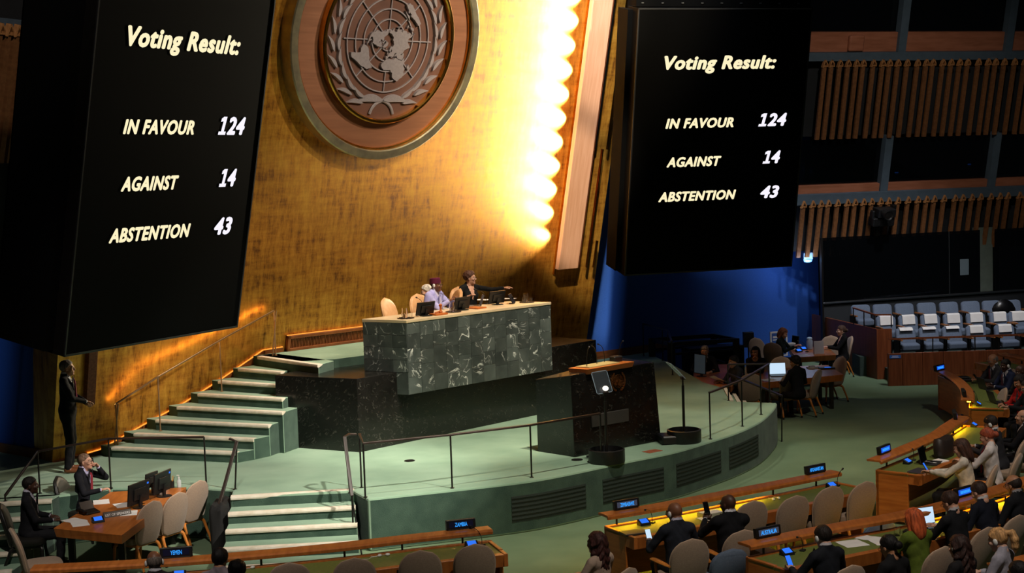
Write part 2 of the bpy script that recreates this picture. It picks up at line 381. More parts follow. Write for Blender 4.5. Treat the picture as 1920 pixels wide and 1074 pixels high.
# dark vent panels set in the stage front
def along(pts, a, bq):
    out = []
    for t in np.linspace(a, bq, 7):
        i = min(int(t), len(pts) - 2); out.append(pts[i].lerp(pts[i + 1], t - i))
    return out
vent_dark = mat('dark_vent', '#1d2b24', '#17231e', rough=.8, scale=40, bump=.3, bscale=80)
fd = front_c
def px_on_front(x):
    best = min(range(len(fd) * 10 - 10), key=lambda k: abs(proj_x(fd[k // 10].lerp(fd[k // 10 + 1], (k % 10) / 10)) - x)); return best / 10
def proj_x(p):
    v = np.array(p) - _C; return CX + F * (v @ _R) / (v @ _F)
for x0, x1 in ((957, 1097), (1128, 1243), (1267, 1351), (1366, 1421)):
    seg = along(fd, px_on_front(x0), px_on_front(x1)); b = MB(); lv = MB()
    ring = []
    for i, p in enumerate(seg):
        t = (seg[min(i + 1, 6)] - seg[max(i - 1, 0)]).normalized(); n = Vector((t.y, -t.x, 0))
        ring.append([p + n * .004 + Vector((0, 0, -.58)), p + n * .004 + Vector((0, 0, -.2)), p - n * .05 + Vector((0, 0, -.2)), p - n * .05 + Vector((0, 0, -.58))])
    b.loft(ring, 0)
    v = b.build('vent_panel', vent_dark, stage)
    for k in range(6):
        z = -.54 + k * .062
        lv.loft([[r[0] + (r[0] - r[3]).normalized() * .008 + Vector((0, 0, .58 + z)), r[0] + (r[0] - r[3]).normalized() * .002 + Vector((0, 0, .58 + z + .03)), r[0] + Vector((0, 0, .58 + z + .03)), r[0] + Vector((0, 0, .58 + z))] for r in ring], 0)
    tag(lv.build('louvers', vent_dark, v), kind='stuff')
# small fittings in the stage floor
for (x, y, r) in ((768, 864, .085), (1082, 862, .09)):
    p = W(x, y, S); b = MB(); b.lathe([(r, 0), (r, .008), (r * .85, .012), (r * .8, .008)], 20)
    o = b.build('floor_socket', black_metal); o.location = p
    tag(o, 'round dark floor socket in open carpet of the stage' if x < 900 else 'round floor socket beside cable cover at lectern foot', 'floor socket')
p = W(1223, 846, S); b = MB(); b.box(-.14, .14, -.09, .09, 0, .006); b.box(-.12, .12, -.07, -.005, .006, .009, 1); b.box(-.12, .12, .005, .07, .006, .009, 1)
o = b.build('floor_hatch', [mat('rust_plate', '#a05a3a', rough=.7), mat('rust_plate_flap', '#8d4c30', rough=.7)]); o.location = p; o.rotation_euler = (0, 0, .65)
tag(o, 'small rust coloured rectangular floor hatch near teleprompter', 'floor hatch')
# ================================================================== stairs
def flight(name, label, noses, riser, zbase, down=None, nose_h=.055):
    root = thing(name, label, None); del root['label']; root['kind'] = 'structure'; root['label'] = label
    return root
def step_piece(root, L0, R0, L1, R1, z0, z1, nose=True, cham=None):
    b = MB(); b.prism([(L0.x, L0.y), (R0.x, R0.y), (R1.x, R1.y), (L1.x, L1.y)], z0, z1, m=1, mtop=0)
    b.build('step', [carpet_stage, carpet_riser_shaded], root, bevel=.008)
    if nose:
        b = MB(); d = (R0 - L0); d.z = 0; d.normalize(); n = Vector((d.y, -d.x, 0))
        a = Vector((L0.x, L0.y, z1)); c = Vector((R0.x, R0.y, z1)); pr = [(-.012, -.05), (.018, -.05), (.024, -.025), (.018, .004), (-.085, .006), (-.085, -.01)]
        b.loft([[q + n * u + Vector((0, 0, v)) for u, v in pr] for q in (a, c)], 0)
        b.build('nosing', cream, root, bevel=.004)
# front flight (five steps down from the stage)
root = thing('stairs_front', 'x', None); root['kind'] = 'structure'; root['label'] = 'green carpeted front steps with cream nosings down from the stage'
NF = []
for i, ((lx, ly), (rx, ry)) in enumerate((((432, 931), (664, 918)), ((424, 961), (667, 948)), ((417, 996), (670, 983)), ((417, 1029), (673, 1016)))):
    NF.append((W(lx, ly, S - .15 * i), W(rx, ry, S - .15 * i)))
dl = (NF[3][0] - NF[0][0]) / 3; dr = (NF[3][1] - NF[0][1]) / 3
NF = [(NF[0][0] + dl * i, NF[0][1] + dr * i) for i in range(5)]
for i in range(5):
    L0, R0 = NF[i]; L1, R1 = (NF[i - 1] if i else (L0 - dl * .3, R0 - dr * .3))
    step_piece(root, L0, R0, L1, R1, 0, S - .15 * i)
# left flight
root = thing('stairs_left', 'x', None); root['kind'] = 'structure'; root['label'] = 'dim green steps with cream nosings behind the speakers list table'
A0 = W(97, 937, S); A1 = W(-60, 947, S); dv = Vector((-.02, -.4, 0))
for i in range(5):
    off = dv * i; ex = Vector((0, 0, 0))
    step_piece(root, A1 + off, A0 + off, A1 + off - dv, A0 + off - dv, 0, S - .15 * i)
# upper flight along the gold wall
GP = Plane((-4.3, 26.9, PL), 44, 12.5)
root = thing('stairs_upper', 'x', None); root['kind'] = 'structure'; root['label'] = 'green carpeted stairs with cream nosings beside the gold wall'
UP = [((209.5, 838.5), (444.6, 848)), ((257, 812), (476, 822.7)), ((304.4, 787), (504.7, 797)), ((341.8, 761.6), (519, 772)), ((379.7, 737), (519, 746.7)), ((418.4, 713.5), (519, 721.4)), ((449, 689.7), (519, 696.7)), ((484, 668), (620, 687))]
NU = []
for i, (l, r) in enumerate(UP):
    z = S + .17 * (i + 1); NU.append((W(*l, z), W(*r, z)))
# even the run out
l0, l7 = NU[0][0], NU[7][0]; NU = [(l0.lerp(l7, i / 7), r) for i, (l, r) in enumerate(NU)]
def on_wall(p, gap=.05):     # push a nose's left end to the wall
    d = (np.array(p) - GP.B) @ GP.n; return Vector(np.array(p) - np.array([GP.n[0], GP.n[1], 0]) * (d - gap) / (GP.n[0] ** 2 + GP.n[1] ** 2))
for i in range(8):
    L0, R0 = NU[i]; dr_ = (R0 - L0).normalized()
    R0 = R0 if i < 3 else R0 + dr_ * .12
    if i == 7: R0 = L0.lerp(R0, .8)
    up_ = (NU[min(i + 1, 7)][0] - NU[max(i, 0)][0]) if i < 7 else (NU[7][0] - NU[6][0])
    L1 = L0 + up_ * 1.02; R1 = (NU[i + 1][1] if i < 2 else R0 + Vector((up_.x, up_.y, 0)) * .9)
    if i >= 2: R1 = R0 + Vector((.2, .5, 0))
    Lw = on_wall(L0); Lw1 = on_wall(L1)
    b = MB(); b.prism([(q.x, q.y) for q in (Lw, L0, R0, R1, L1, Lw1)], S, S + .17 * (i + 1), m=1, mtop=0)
    b.build('step', [carpet_stage, carpet_riser_shaded], root, bevel=.008)
    b = MB(); d = (R0 - L0); d.z = 0; d.normalize(); n = Vector((d.y, -d.x, 0)); pr = [(-.012, -.05), (.018, -.05), (.024, -.025), (.018, .004), (-.085, .006), (-.085, -.01)]
    z = S + .17 * (i + 1)
    b.loft([[Vector((q.x, q.y, z)) + n * u + Vector((0, 0, v)) for u, v in pr] for q in (L0, R0)], 0)
    b.build('nosing', cream, root, bevel=.004)
# ================================================================== upper platform and black marble base
A = Vector((-4.03, 24.89, 0)); Bc = Vector((-2.57, 24.11, 0)); Cr = Vector((1.58, 28.52, 0))
df = (Cr - Bc).normalized(); bk = Vector((-df.y, df.x, 0))
b = MB()
Lp = NU[7][0]; Lw = on_wall(Lp)
wall_r = GP.at(7.3, 0); base_back = (-3.16, 26.32)
b.prism([(Lw.x, Lw.y), (Lp.x, Lp.y), (-3.75, 25.45), (-3.1, 25.6), (.2, 28.4), (.1, 29.6), (-.6, 30.4)], S, PL, m=1, mtop=0)
struct(b.build('floor_platform', [carpet_stage, carpet_riser_shaded]), 'green carpeted upper platform behind the dais')
b = MB(); b.prism([(A.x, A.y), (Bc.x, Bc.y), (Cr.x, Cr.y), tuple((Cr + bk * 1.2)[:2]), base_back], S, BT)
tag(b.build('marble_plinth', black_marble, bevel=.006), 'long low black marble base under the green marble desk', 'dais')
# ================================================================== gold wall
b = MB(); b.box(-4.3, 8.35, -2.0, 10, -.25, 0)
o = b.build('wall_gold', gold); o.matrix_world = GP.M(); struct(o, 'tall gold leaf wall leaning forward behind the dais')
gw = o
# return of the wall at its near end and blue walls
def wall_quad(name, p, q, z0, z1, th, m, label):
    b = MB(); p = Vector((p[0], p[1], 0)); q = Vector((q[0], q[1], 0)); d = (q - p).normalized(); n = Vector((d.y, -d.x, 0))
    b.prism([tuple(p[:2]), tuple(q[:2]), tuple((q - n * th)[:2]), tuple((p - n * th)[:2])], z0, z1)
    return struct(b.build(name, m), label)
g0 = W(101, 874, S); g1 = W(76, 862, S)
b = MB(); e0 = GP.at(-4.3, -1.95); e1 = GP.at(-4.3, 10)
lft = Vector((-.62, .72, 0)); b.hexa([e0, e0 + lft, e0 + lft + Vector((.2, .2, 0)), e0 + Vector((.2, .2, 0)), e1, e1 + lft, e1 + lft + Vector((.2, .2, 0)), e1 + Vector((.2, .2, 0))])
struct(b.build('wall_gold_return', gold), 'dim gold return at the end of the gold wall')
wall_quad('wall_blue_left', (-13.5, 29.3), (-7.75, 24.4), 0, 9, .2, blue_wall, 'dark blue wall behind the standing man')
b = MB(); dd = Vector((5.75, -4.9, 0)).normalized(); p0 = Vector((-13.5, 29.3, S)); b.bar([p0 + Vector((-.03, -.05, .08)), p0 + dd * 7.4 + Vector((-.03, -.05, .08))], .03, .16)
struct(b.build('baseboard_left', skirting), 'brown wooden skirting under the dark blue wall')
for s_ in (2.2, 4.9):
    b = MB(); q = Vector((-13.5, 29.3, 0)) + dd * s_ + Vector((dd.y, -dd.x, 0)) * .003; b.box(-.006, .006, -.004, .004, S, 4, M=Matrix.Translation((q.x, q.y, 0)))
    b.build('panel_joint', grey_metal, bpy.data.objects['wall_blue_left'])
wall_quad('wall_blue_right', (.2, 33.5), (8.3, 40.3), 0, 9.5, .2, blue_wall, 'blue fabric wall behind the side tables')
b = MB(); d_ = Vector((8.1, 6.8, 0)).normalized(); p0 = Vector((.2, 33.5, S + .09)) + Vector((d_.y, -d_.x, 0)) * .02; b.bar([p0, p0 + d_ * 4.6], .04, .18)
struct(b.build('baseboard_right', skirting), 'brown wooden skirting under the blue wall')
# skirting with a light line climbing beside the stairs
sk_px = [(84, 868), (120, 862), (163, 849), (187, 842), (266, 797), (342, 756), (411, 712), (492, 656), (529, 650)]
sk = [GP.hit(x, y) for x, y in sk_px]; sk[0] = (-4.3, sk[1][1]); sk[1] = (-3.95, sk[2][1] + .0)
b = MB(); b.loft([[GP.at(u, w - .26, .0), GP.at(u, w - .26, .045), GP.at(u, w, .045), GP.at(u, w, 0)] for u, w in sk], 0)
tr = struct(b.build('trim_1', skirting), 'wooden stair skirting along the gold wall')
b = MB(); b.loft([[GP.at(u, w, .004), GP.at(u, w, .03), GP.at(u, w + .008, .03), GP.at(u, w + .008, .004)] for u, w in sk[2:]], 0)
b.build('light_line', orange_strip, tr)
# vent grille along the platform
v0 = GP.hit(533, 660); v1 = (v0[0] + 3.9, v0[1]); w0 = .02
b = MB(); u0, u1 = v0[0], v1[0]
for (a0, a1, c0, c1) in ((u0, u1, w0, w0 + .05), (u0, u1, w0 + .23, w0 + .29), (u0, u0 + .06, w0, w0 + .29), (u1 - .06, u1, w0, w0 + .29)): b.box(a0, a1, c0, c1, 0, .09)
b.box(u0, u1, w0, w0 + .28, 0, .02, 1)
o = b.build('trim_2', [skirting, black_plastic], bevel=.004); o.matrix_world = GP.M(); struct(o, 'brown wooden vent grille at the foot of the gold wall'); tr2 = o
b = MB(); k = u0 + .07
while k < u1 - .07:
    b.box(k, k + .018, w0 + .05, w0 + .23, .02, .06); k += .034
o = b.build('grille_bars', skirting, tr2); o['kind'] = 'stuff'
b = MB(); b.box(u0, u1, w0 + .29, w0 + .298, .03, .05); b.build('light_line', orange_strip, tr2)
# pale fins at both ends of the wall, with the lamps that graze the gold
FP = Plane(GP.at(0, 0, .45), 44, 12.5)
fu0, fw0 = FP.hit(1047, 506); fu1 = FP.hit(1083, 506)[0]
b = MB(); b.box(fu0, fu1, fw0, 9.5, -.1, 0)
o = b.build('trim_3', fin_wood, bevel=.004); o.matrix_world = FP.M(); struct(o, 'tall pale wooden fin at the edge of the gold wall')
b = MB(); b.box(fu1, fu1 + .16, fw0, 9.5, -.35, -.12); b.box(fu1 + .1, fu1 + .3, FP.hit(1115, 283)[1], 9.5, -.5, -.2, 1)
o = b.build('trim_4', [red_wood, frame_black]); o.matrix_world = FP.M(); struct(o, 'shaded dark side of the pale fin')  # shade on the fin's side put in as darker wood and black
for x, y0, y1 in ((1111, 505, 283), (1124, 505, 455), (1150, 283, 0)):
    u, w = FP.hit(x, y0); w1 = FP.hit(x, y1)[1]
    b = MB(); b.box(u - .015, u + .015, w, w1 if y1 else 9.5, -.2, -.15)
    o = b.build('trim_5', gold_trim); o.matrix_world = FP.M(); struct(o, 'thin gold strip beside the voting screen')
b = MB(); b.box(6.98, 7.03, .95, 9.5, 0, .05)
o = b.build('trim_6', gold_trim); o.matrix_world = GP.M(); struct(o, 'narrow gold seam beside the pale fin')
LP = Plane(GP.at(0, 0, .0), 44, 12.5); lu0 = GP.hit(177, 660)[0]
b = MB(); b.box(lu0 - .16, lu0, -.45, 9.5, 0, .12)
o = b.build('trim_7', red_wood, bevel=.004); o.matrix_world = GP.M(); struct(o, 'brown wooden fin at the near end of the gold wall')
for k in range(16):
    w = 1.75 + k * .5
    l = spot(tuple(GP.at(7.02, w, .24)), tuple(GP.at(5.2, w - .03, -.06)), (350, 800)[k] if k < 2 else 1250, 64, 1., (1, .86, .62), .05); l.name = 'wall_lamp'
    if k < 12:
        b = MB(); b.lathe([(.03, 0), (.045, .02), (.045, .12), (.02, .14)], 12); o = b.build('lamp_can', black_metal, gw); o.matrix_local = Matrix.Translation((7.05, w, .24)) @ Matrix.Rotation(math.pi / 2, 4, 'Y')
# ================================================================== emblem
uc, wc = 1.66, 5.73
em = thing('wall_emblem', 'huge round bronze emblem with world map and laurel on gold wall', 'emblem', M=GP.M(uc, wc, 0))
def ring_part(name, r0, r1, z0, z1, m, n=96, bev=.0):
    b = MB(); prof = [(r0, z0), (r1, z0), (r1, z1 - .02), (r1 - .02, z1), (r0 + .02, z1), (r0, z1 - .02)]
    rings = [[(r * math.cos(2 * math.pi * k / n), r * math.sin(2 * math.pi * k / n), z) for r, z in prof] for k in range(n)]
    b.loft(rings + rings[:1], 0, cap=False); return b.build(name, m, em, smooth=True, shade_angle=.5)
def disc_part(name, r, z0, z1, m, n=96):
    b = MB(); b.lathe([(r, z0), (r, z1)], n); return b.build(name, m, em)
cxo = 0.
ring_part('outer_ring', 1.99, 2.16, 0, .32, silver_ring); ring_part('gold_band', 1.95, 1.99, .05, .27, gold_trim)
disc_part('disc', 1.95, .05, .2, bronze_disc)
ring_part('inner_ring', 1.42, 1.50, .2, .36, gold_trim); disc_part('inner_disc', 1.42, .2, .24, bronze_inner)
RM = .93
for i in range(1, 6):
    b = MB(); r = RM * i / 5; n = 64
    rings = [[((r + dr) * math.cos(2 * math.pi * k / n), (r + dr) * math.sin(2 * math.pi * k / n), z) for dr, z in ((-.011, .24), (.011, .24), (.011, .275), (-.011, .275))] for k in range(n)]
    b.loft(rings + rings[:1], 0, cap=False); b.build('grid_circle', pewter, em)
for i in range(8):
    b = MB(); b.box(RM * .2, RM * (1.08 if i % 4 == 0 else 1.0), -.01, .01, .24, .272); o = b.build('grid_line', pewter, em); o.rotation_euler = (0, 0, i * math.pi / 4)
LAND = [
 [(-168,66),(-156,71),(-128,70),(-110,68),(-95,70),(-82,68),(-87,64),(-94,61),(-93,58),(-85,55),(-82,52),(-79,51),(-77,57),(-78,62),(-70,61),(-65,58),(-61,55),(-56,52),(-65,49),(-64,46),(-67,44),(-70,42),(-74,40),(-76,35),(-81,31),(-80,25),(-83,29),(-90,30),(-97,27),(-97,21),(-91,18),(-87,21),(-88,16),(-83,15),(-83,10),(-79,9),(-77,8),(-83,8),(-87,13),(-95,16),(-105,20),(-110,25),(-112,30),(-117,32),(-121,35),(-124,41),(-124,48),(-131,54),(-140,60),(-150,60),(-158,57),(-165,60)],
 [(-73,78),(-60,82),(-35,83),(-20,80),(-20,74),(-30,68),(-42,60),(-50,62),(-54,68),(-58,75)],
 [(-77,8),(-72,12),(-62,10),(-52,5),(-50,0),(-44,-3),(-35,-6),(-39,-15),(-41,-22),(-48,-26),(-53,-33),(-58,-36),(-62,-40),(-66,-46),(-69,-52),(-74,-50),(-73,-40),(-71,-30),(-70,-18),(-76,-14),(-81,-5),(-80,1)],
 [(-9,37),(-9,43),(-2,44),(-2,48),(2,51),(8,54),(9,57),(12,54),(20,55),(24,59),(30,60),(22,60),(22,64),(18,62),(16,57),(12,56),(11,59),(6,58),(5,62),(14,68),(25,71),(40,67),(45,68),(60,69),(68,72),(80,73),(100,77),(113,74),(130,72),(140,73),(160,70),(178,69),(190,66),(180,63),(163,60),(162,56),(157,51),(156,57),(142,59),(136,54),(141,50),(135,44),(130,42),(127,35),(125,40),(118,39),(122,37),(121,30),(116,23),(108,21),(109,12),(105,9),(100,13),(104,2),(100,6),(98,10),(97,17),(91,22),(86,20),(80,13),(77,8),(73,17),(70,21),(66,25),(57,26),(51,29),(48,30),(51,25),(56,25),(59,22),(52,16),(44,13),(39,21),(35,28),(35,33),(36,37),(30,37),(27,40),(35,42),(41,42),(37,46),(31,46),(28,43),(24,40),(22,37),(19,41),(13,45),(18,40),(16,38),(10,44),(3,43),(0,39),(-5,36)],
 [(-6,35),(10,37),(11,34),(20,31),(32,31),(35,27),(38,19),(43,12),(51,12),(45,2),(40,-5),(40,-15),(35,-20),(35,-25),(30,-31),(20,-35),(17,-30),(12,-18),(13,-6),(9,0),(9,4),(0,5),(-8,4),(-13,8),(-17,14),(-17,21),(-10,29)],
 [(114,-22),(122,-18),(129,-15),(136,-12),(136,-16),(141,-17),(142,-11),(146,-19),(153,-26),(150,-37),(144,-38),(138,-34),(131,-31),(124,-33),(115,-34)],
 [(44,-16),(50,-15),(47,-25),(44,-23)], [(-6,50),(1,52),(-2,57),(-6,58),(-5,54)], [(131,32),(136,34),(141,37),(142,43),(145,44),(140,41),(137,37)],
 [(95,5),(105,-6),(103,-2),(99,3)], [(109,1),(117,7),(118,2),(114,-4),(110,-3)], [(131,-1),(141,-3),(150,-10),(138,-8)], [(120,18),(123,16),(126,8),(122,10)], [(173,-35),(178,-38),(172,-43),(167,-46),(172,-40)], [(-24,65),(-14,66),(-14,64),(-20,63)],
 [(-85,22),(-75,20),(-80,23)], [(-90,76),(-62,82),(-80,76),(-75,72),(-65,67),(-75,63),(-80,70),(-95,73)]]
for L_ in LAND:
    b = MB(); pts = []
    for lo_, la in L_:
        r = (90 - la) / 150 * RM; a = math.radians(lo_); pts.append((r * math.sin(a), -r * math.cos(a)))
    ps = []
    for i, p in enumerate(pts):     # a small irregular coast between the points
        q = pts[(i + 1) % len(pts)]; ps.append(p); d = math.hypot(q[0] - p[0], q[1] - p[1])
        if d > .05: ps.append(((p[0] + q[0]) / 2 + random.uniform(-.07, .07) * d, (p[1] + q[1]) / 2 + random.uniform(-.07, .07) * d))
    b.prism(ps, .24, .3); b.build('land_relief', pewter, em)
def leaf_mesh():
    b = MB(); n = 9; L0 = 1.; top = []; rings = []
    for i in range(n + 1):
        t = i / n; w = .15 * math.sin(math.pi * t ** .8) * (1.15 - .3 * t) + .003; cx = .10 * math.sin(math.pi * t)
        rings.append([(t, cx - w, 0), (t, cx + w, 0), (t, cx + w * .7, .1), (t, cx - w * .7, .1)])
    b.loft(rings, 0); return b.mesh('leaf', pewter, smooth=True, shade_angle=.6)
lm = leaf_mesh()
lm2 = lm.copy(); lm2.transform(Matrix.Scale(-1, 4, (0, 1, 0))); lm2.flip_normals()
for sgn in (-1, 1):
    for i in range(9):
        a = math.radians(-90 + sgn * (22 + i * 14.2)); rr = 1.17
        px, py = rr * math.cos(a), rr * math.sin(a); tang = a + sgn * math.pi / 2
        for side in (-1, 1):
            if i == 0 and side == -1: pass
            ang = tang + sgn * side * math.radians(-21 if side > 0 else -16)
            M = Matrix.Translation((px + .05 * side * math.cos(a), py + .05 * side * math.sin(a), .24)) @ Matrix.Rotation(ang, 4, 'Z') @ Matrix.Diagonal((.36 - .006 * i, .30, .55, 1))
            inst(lm if sgn * side > 0 else lm2, 'leaf', em, M)
    # lower leaf, stem
    M = Matrix.Translation((sgn * -.02, -1.08, .24)) @ Matrix.Rotation(math.pi if sgn < 0 else 0, 4, 'Z') @ Matrix.Rotation(-sgn * .06, 4, 'Z') @ Matrix.Diagonal((.66, .5, .5, 1))
    inst(lm if sgn > 0 else lm2, 'leaf', em, M)
    b = MB(); pth = catmull([(sgn * -.02, -1.08, .265), (sgn * .12, -1.13, .265), (sgn * .22, -1.22, .265), (sgn * .27, -1.33, .265)], 4)
    b.tube(pth, [.03 - .0 * i for i in range(len(pth))], 6, flat=(1, .6)); b.build('stem', pewter, em)
# ================================================================== voting screens
def voting_screen(label, quad, depth, ang, sideu):
    TL = ray(*quad[0]) * depth + _C
    sp = Plane(TL, ang, 11.5)
    us = [sp.hit(*q) for q in quad]
    u0 = (us[0][0] + us[3][0]) / 2; u1 = (us[1][0] + us[2][0]) / 2; w1 = (us[0][1] + us[1][1]) / 2; w0 = (us[2][1] + us[3][1]) / 2
    print('screen', [(round(a, 2), round(c, 2)) for a, c in us])
    root = thing('voting_screen', label, 'screen', M=sp.M(u0, w0, 0)); w = u1 - u0; h = w1 - w0
    b = MB(); b.box(0, w, 0, h, -.5, -.012); b.build('cabinet', cabinet_black, root, bevel=.01)
    b = MB(); b.box(.012, w - .012, .012, h - .012, -.012, 0); b.build('display', screen_black, root)
    b = MB(); fr = .03
    for q in ((0, w, 0, fr), (0, w, h - fr, h), (0, fr, 0, h), (w - fr, w, 0, h)): b.box(q[0], q[1], q[2], q[3], -.012, .006)
    b.build('bezel', black_plastic, root, bevel=.003)
    for t, x, y, cap, m, wd_ in LINES:
        if t[0] == '1':      # a figure one with flag and foot, as on the screen, before the other figures
            rest = text_mesh(t[1:], 1., .22, .042, 0., 1.1, m); x0 = min(v.co.x for v in rest.vertices); rest.transform(Matrix.Translation((.54 - x0, 0, 0)))
            bm = bmesh.new(); bm.from_mesh(rest)
            for pl_ in ([(0, -.04), (.46, -.04), (.46, .1), (0, .1)], [(.15, .1), (.33, .1), (.33, CAP), (.15, CAP)], [(.0, CAP - .22), (.15, CAP - .19), (.15, CAP), (.12, CAP), (.0, CAP - .08)]):
                bm.faces.new([bm.verts.new((x_ + .22 * y_, y_, 0)) for x_, y_ in pl_])
            me = rest; bm.to_mesh(me); bm.free()
        else: me = text_mesh(t, 1., .22, .042, 0., 1.1, m)
        xs = [v.co.x for v in me.vertices]; sx = wd_ * w / (max(xs) - min(xs))
        me.transform(Matrix.Translation((-min(xs), 0, 0))); me.transform(Matrix.Diagonal((sx, cap * h / CAP, 1, 1)))
        inst(me, 'lettering', root, Matrix.Translation((x * w, y * h, .003)))
    return root, w, h
_r = text_mesh('H', 1., 0, .042, 0., 1., text_cream); CAP = max(v.co.y for v in _r.vertices)
# text lines in fractions of the face: x, baseline, cap height, width
LINES = [('Voting Result:', .160, .779, .0485, text_cream, .647), ('IN FAVOUR', .188, .560, .036, text_cream, .394), ('124', .728, .561, .047, text_white, .166),
         ('AGAINST', .207, .414, .036, text_cream, .316), ('14', .770, .417, .047, text_white, .104), ('ABSTENTION', .171, .2825, .0355, text_cream, .453), ('43', .770, .282, .046, text_white, .113)]
QR_ = [(1216.6, 17), (1543, 14), (1467.3, 498.7), (1151.5, 520.5)]
QL_ = [(242.7, -88.8), (557.9, -37.4), (408.2, 620.2), (69.8, 677.9)]

sl, slw, slh = voting_screen('near black voting result screen hanging over the speakers list table', QL_, 19.2, 62, -1)
sr, srw, srh = voting_screen('far black voting result screen hanging before the blue wall and slatted balconies', QR_, 28.4, 18, 1)
# side cabinets and mounting frames of the screens
b = MB(); b.box(-.16, -.01, .05, slh - .05, -1.1, -.2); b.box(.3, slw - .3, .4, slh - .3, -1.6, -.5); b.build('mounting_frame', frame_black, sl)
b = MB(); b.box(-.1, 0, .05, srh - .05, -.75, -.25); b.box(srw, srw + .16, .2, srh, -.9, -.3); b.box(.4, srw - .4, .5, srh + .6, -1.5, -.5); b.box(0, srw, srh + .02, srh + .16, -.4, -.1)
b.build('mounting_frame', frame_black, sr)
for k in range(9):
    b = MB(); b.box(0, .05, 0, .02, 0, .01); inst(b.mesh('lamp_dot', grey_metal), 'bracket', sr, Matrix.Translation((.1 + k * (srw - .2) / 8.5, srh + .08, -.1)))
# ================================================================== right facade: slatted balconies and booths
FB = D(1700, 470, 39.4); FA = Plane(FB, 18, 13.5)
def fw(x, y): return FA.hit(x, y)[1]
w_sl0, w_sl1 = fw(1750, 468), fw(1750, 377); w_bm0, w_bm1 = fw(1750, 370), fw(1750, 355); w_si1 = fw(1750, 341)
w_g1 = fw(1750, 260); w_us0, w_us1 = fw(1750, 255), fw(1750, 122); w_ub0, w_ub1 = fw(1750, 110), fw(1750, 97); w_usi = fw(1750, 61); w_top = fw(1750, -30)
uL, uR = FA.hit(1480, 420)[0], FA.hit(1990, 420)[0]
fac = thing('wall_right', 'x', None, M=FA.M()); fac['kind'] = 'structure'; fac['label'] = 'dark slatted balcony wall with booth windows'
def fbox(name, m, u0, u1, w0, w1, n0, n1, bevel=0.):
    b = MB(); b.box(u0, u1, w0, w1, n0, n1); return b.build(name, m, fac, bevel=bevel)
fbox('lower_beam', blue_beam, uL, uR, w_bm0 - .05, w_bm1, -.3, .04); fbox('upper_beam', blue_beam, uL, uR, w_ub0 - .03, w_ub1, -.3, .04)
fbox('slat_backing', dark_room, uL, uR, w_sl0 + .05, w_bm0, -.5, -.34); fbox('slat_backing', dark_room, uL, uR, w_us0, w_ub0, -.5, -.34)
pil_u = [FA.hit(1664, 300)[0], FA.hit(1866, 300)[0]]
for pu in pil_u:
    fbox('pillar', blue_beam, pu - .11, pu + .11, w_bm1, w_us0 + .03, -.22, .0); 
for pu in (FA.hit(1699, 30)[0], FA.hit(1900, 30)[0]):
    fbox('pillar', blue_beam, pu - .11, pu + .11, w_ub1, w_top, -.22, .0)
bounds = [uL] + pil_u + [uR]
for i in range(3):
    fbox('sill_board', sill_wood, bounds[i] + .11, bounds[i + 1] - .11, w_bm1, w_si1, -.4, -.06, .004)
bu = [uL, FA.hit(1699, 30)[0], FA.hit(1900, 30)[0], uR]
for i in range(3):
    fbox('sill_board', sill_wood, bu[i] + .11, bu[i + 1] - .11, w_ub1, w_usi, -.45, -.1, .004)
b = MB(); b.box(FA.hit(1592, 85)[0], FA.hit(1620, 85)[0], w_ub1 + .02, w_usi - .06, -.1, .03); b.build('sill_cover', sill_wood, fac, bevel=.05, seg=3)
for i in range(3):
    o = fbox('booth_window', dark_glass, bounds[i] + .1, bounds[i + 1] - .1, w_si1 - .03, w_g1 + .02, -.2, -.19)
    o = fbox('booth_window', dark_glass, bu[i] + .1, bu[i + 1] - .1, w_usi - .03, w_top, -.25, -.24)
fbox('booth_interior', dark_room, uL, uR, w_bm0, w_top, -2.2, -2.1)
tips = [187, 225, 272, 318, 365, 404, 460, 512, 551, 598, 650, 708, 757, 795, 850, 897, 945, 990, 1050, 1105, 1147, 1196, 1254, 1310, 1352, 1394]
low = [70, 121, 167, 208, 260, 315, 357, 405, 450, 500, 545, 597, 653, 708, 757, 800, 854, 916, 959, 1010, 1059, 1115, 1166, 1211, 1276, 1312, 1358, 1402]
def slat_mesh(h, name):
    b = MB(); b.box(-.055, .055, 0, h, -.06, .0, 0)
    # folded loop at the top
    t = .17; b.prism([(-.05, h), (.075, h), (.075, h + .02), (-.03, h + .02)], -.06, .02, 1)
    b.prism([(-.075, h - .02), (-.045, h - .02), (.012, h + t), (-.018, h + t)], -.06, .03, 1); b.prism([(-.018, h + t), (.012, h + t), (.075, h + .06), (.05, h + .05)], -.06, .03, 1); b.prism([(.05, h), (.075, h), (.075, h + .07), (.05, h + .06)], -.06, .03, 1)
    return b.mesh(name, [slat_wood, slat_tip])
sm_u = slat_mesh(w_us1 - w_us0, 'slat'); sm_l = slat_mesh(w_sl1 - w_sl0, 'slat')
for z in tips:
    u = FA.hit(1480 + (z + 4) / 2.984, (352 - (z - 187) * .046) / 2.984 + 8)[0]; inst(sm_u, 'slat', fac, Matrix.Translation((u, w_us0, .06)))
for z in low:
    u = FA.hit(1480 + (z + 4) / 2.984, 340 + (110 - (z - 70) * .037) / 2.984 + 8)[0]; inst(sm_l, 'slat', fac, Matrix.Translation((u, w_sl0, .06)))
# small blue booth light and items behind the glass
for (x, y, sx, sy, m) in ((1704, 334, .10, .03, lcd_blue), (1842, 318, .09, .025, lcd_blue)):
    u, w = FA.hit(x, y); b = MB(); b.box(u - sx / 2, u + sx / 2, w, w + sy, -.6, -.58); b.box(u - sx * .7, u + sx * .7, w - .06, w - .01, -.8, -.5, 1)
    o = b.build('booth_console', [m, black_plastic]); o.matrix_world = FA.M(); tag(o, 'small glowing blue console inside booth ' + ('beside first pillar' if x < 1800 else 'beside second pillar'), 'console')
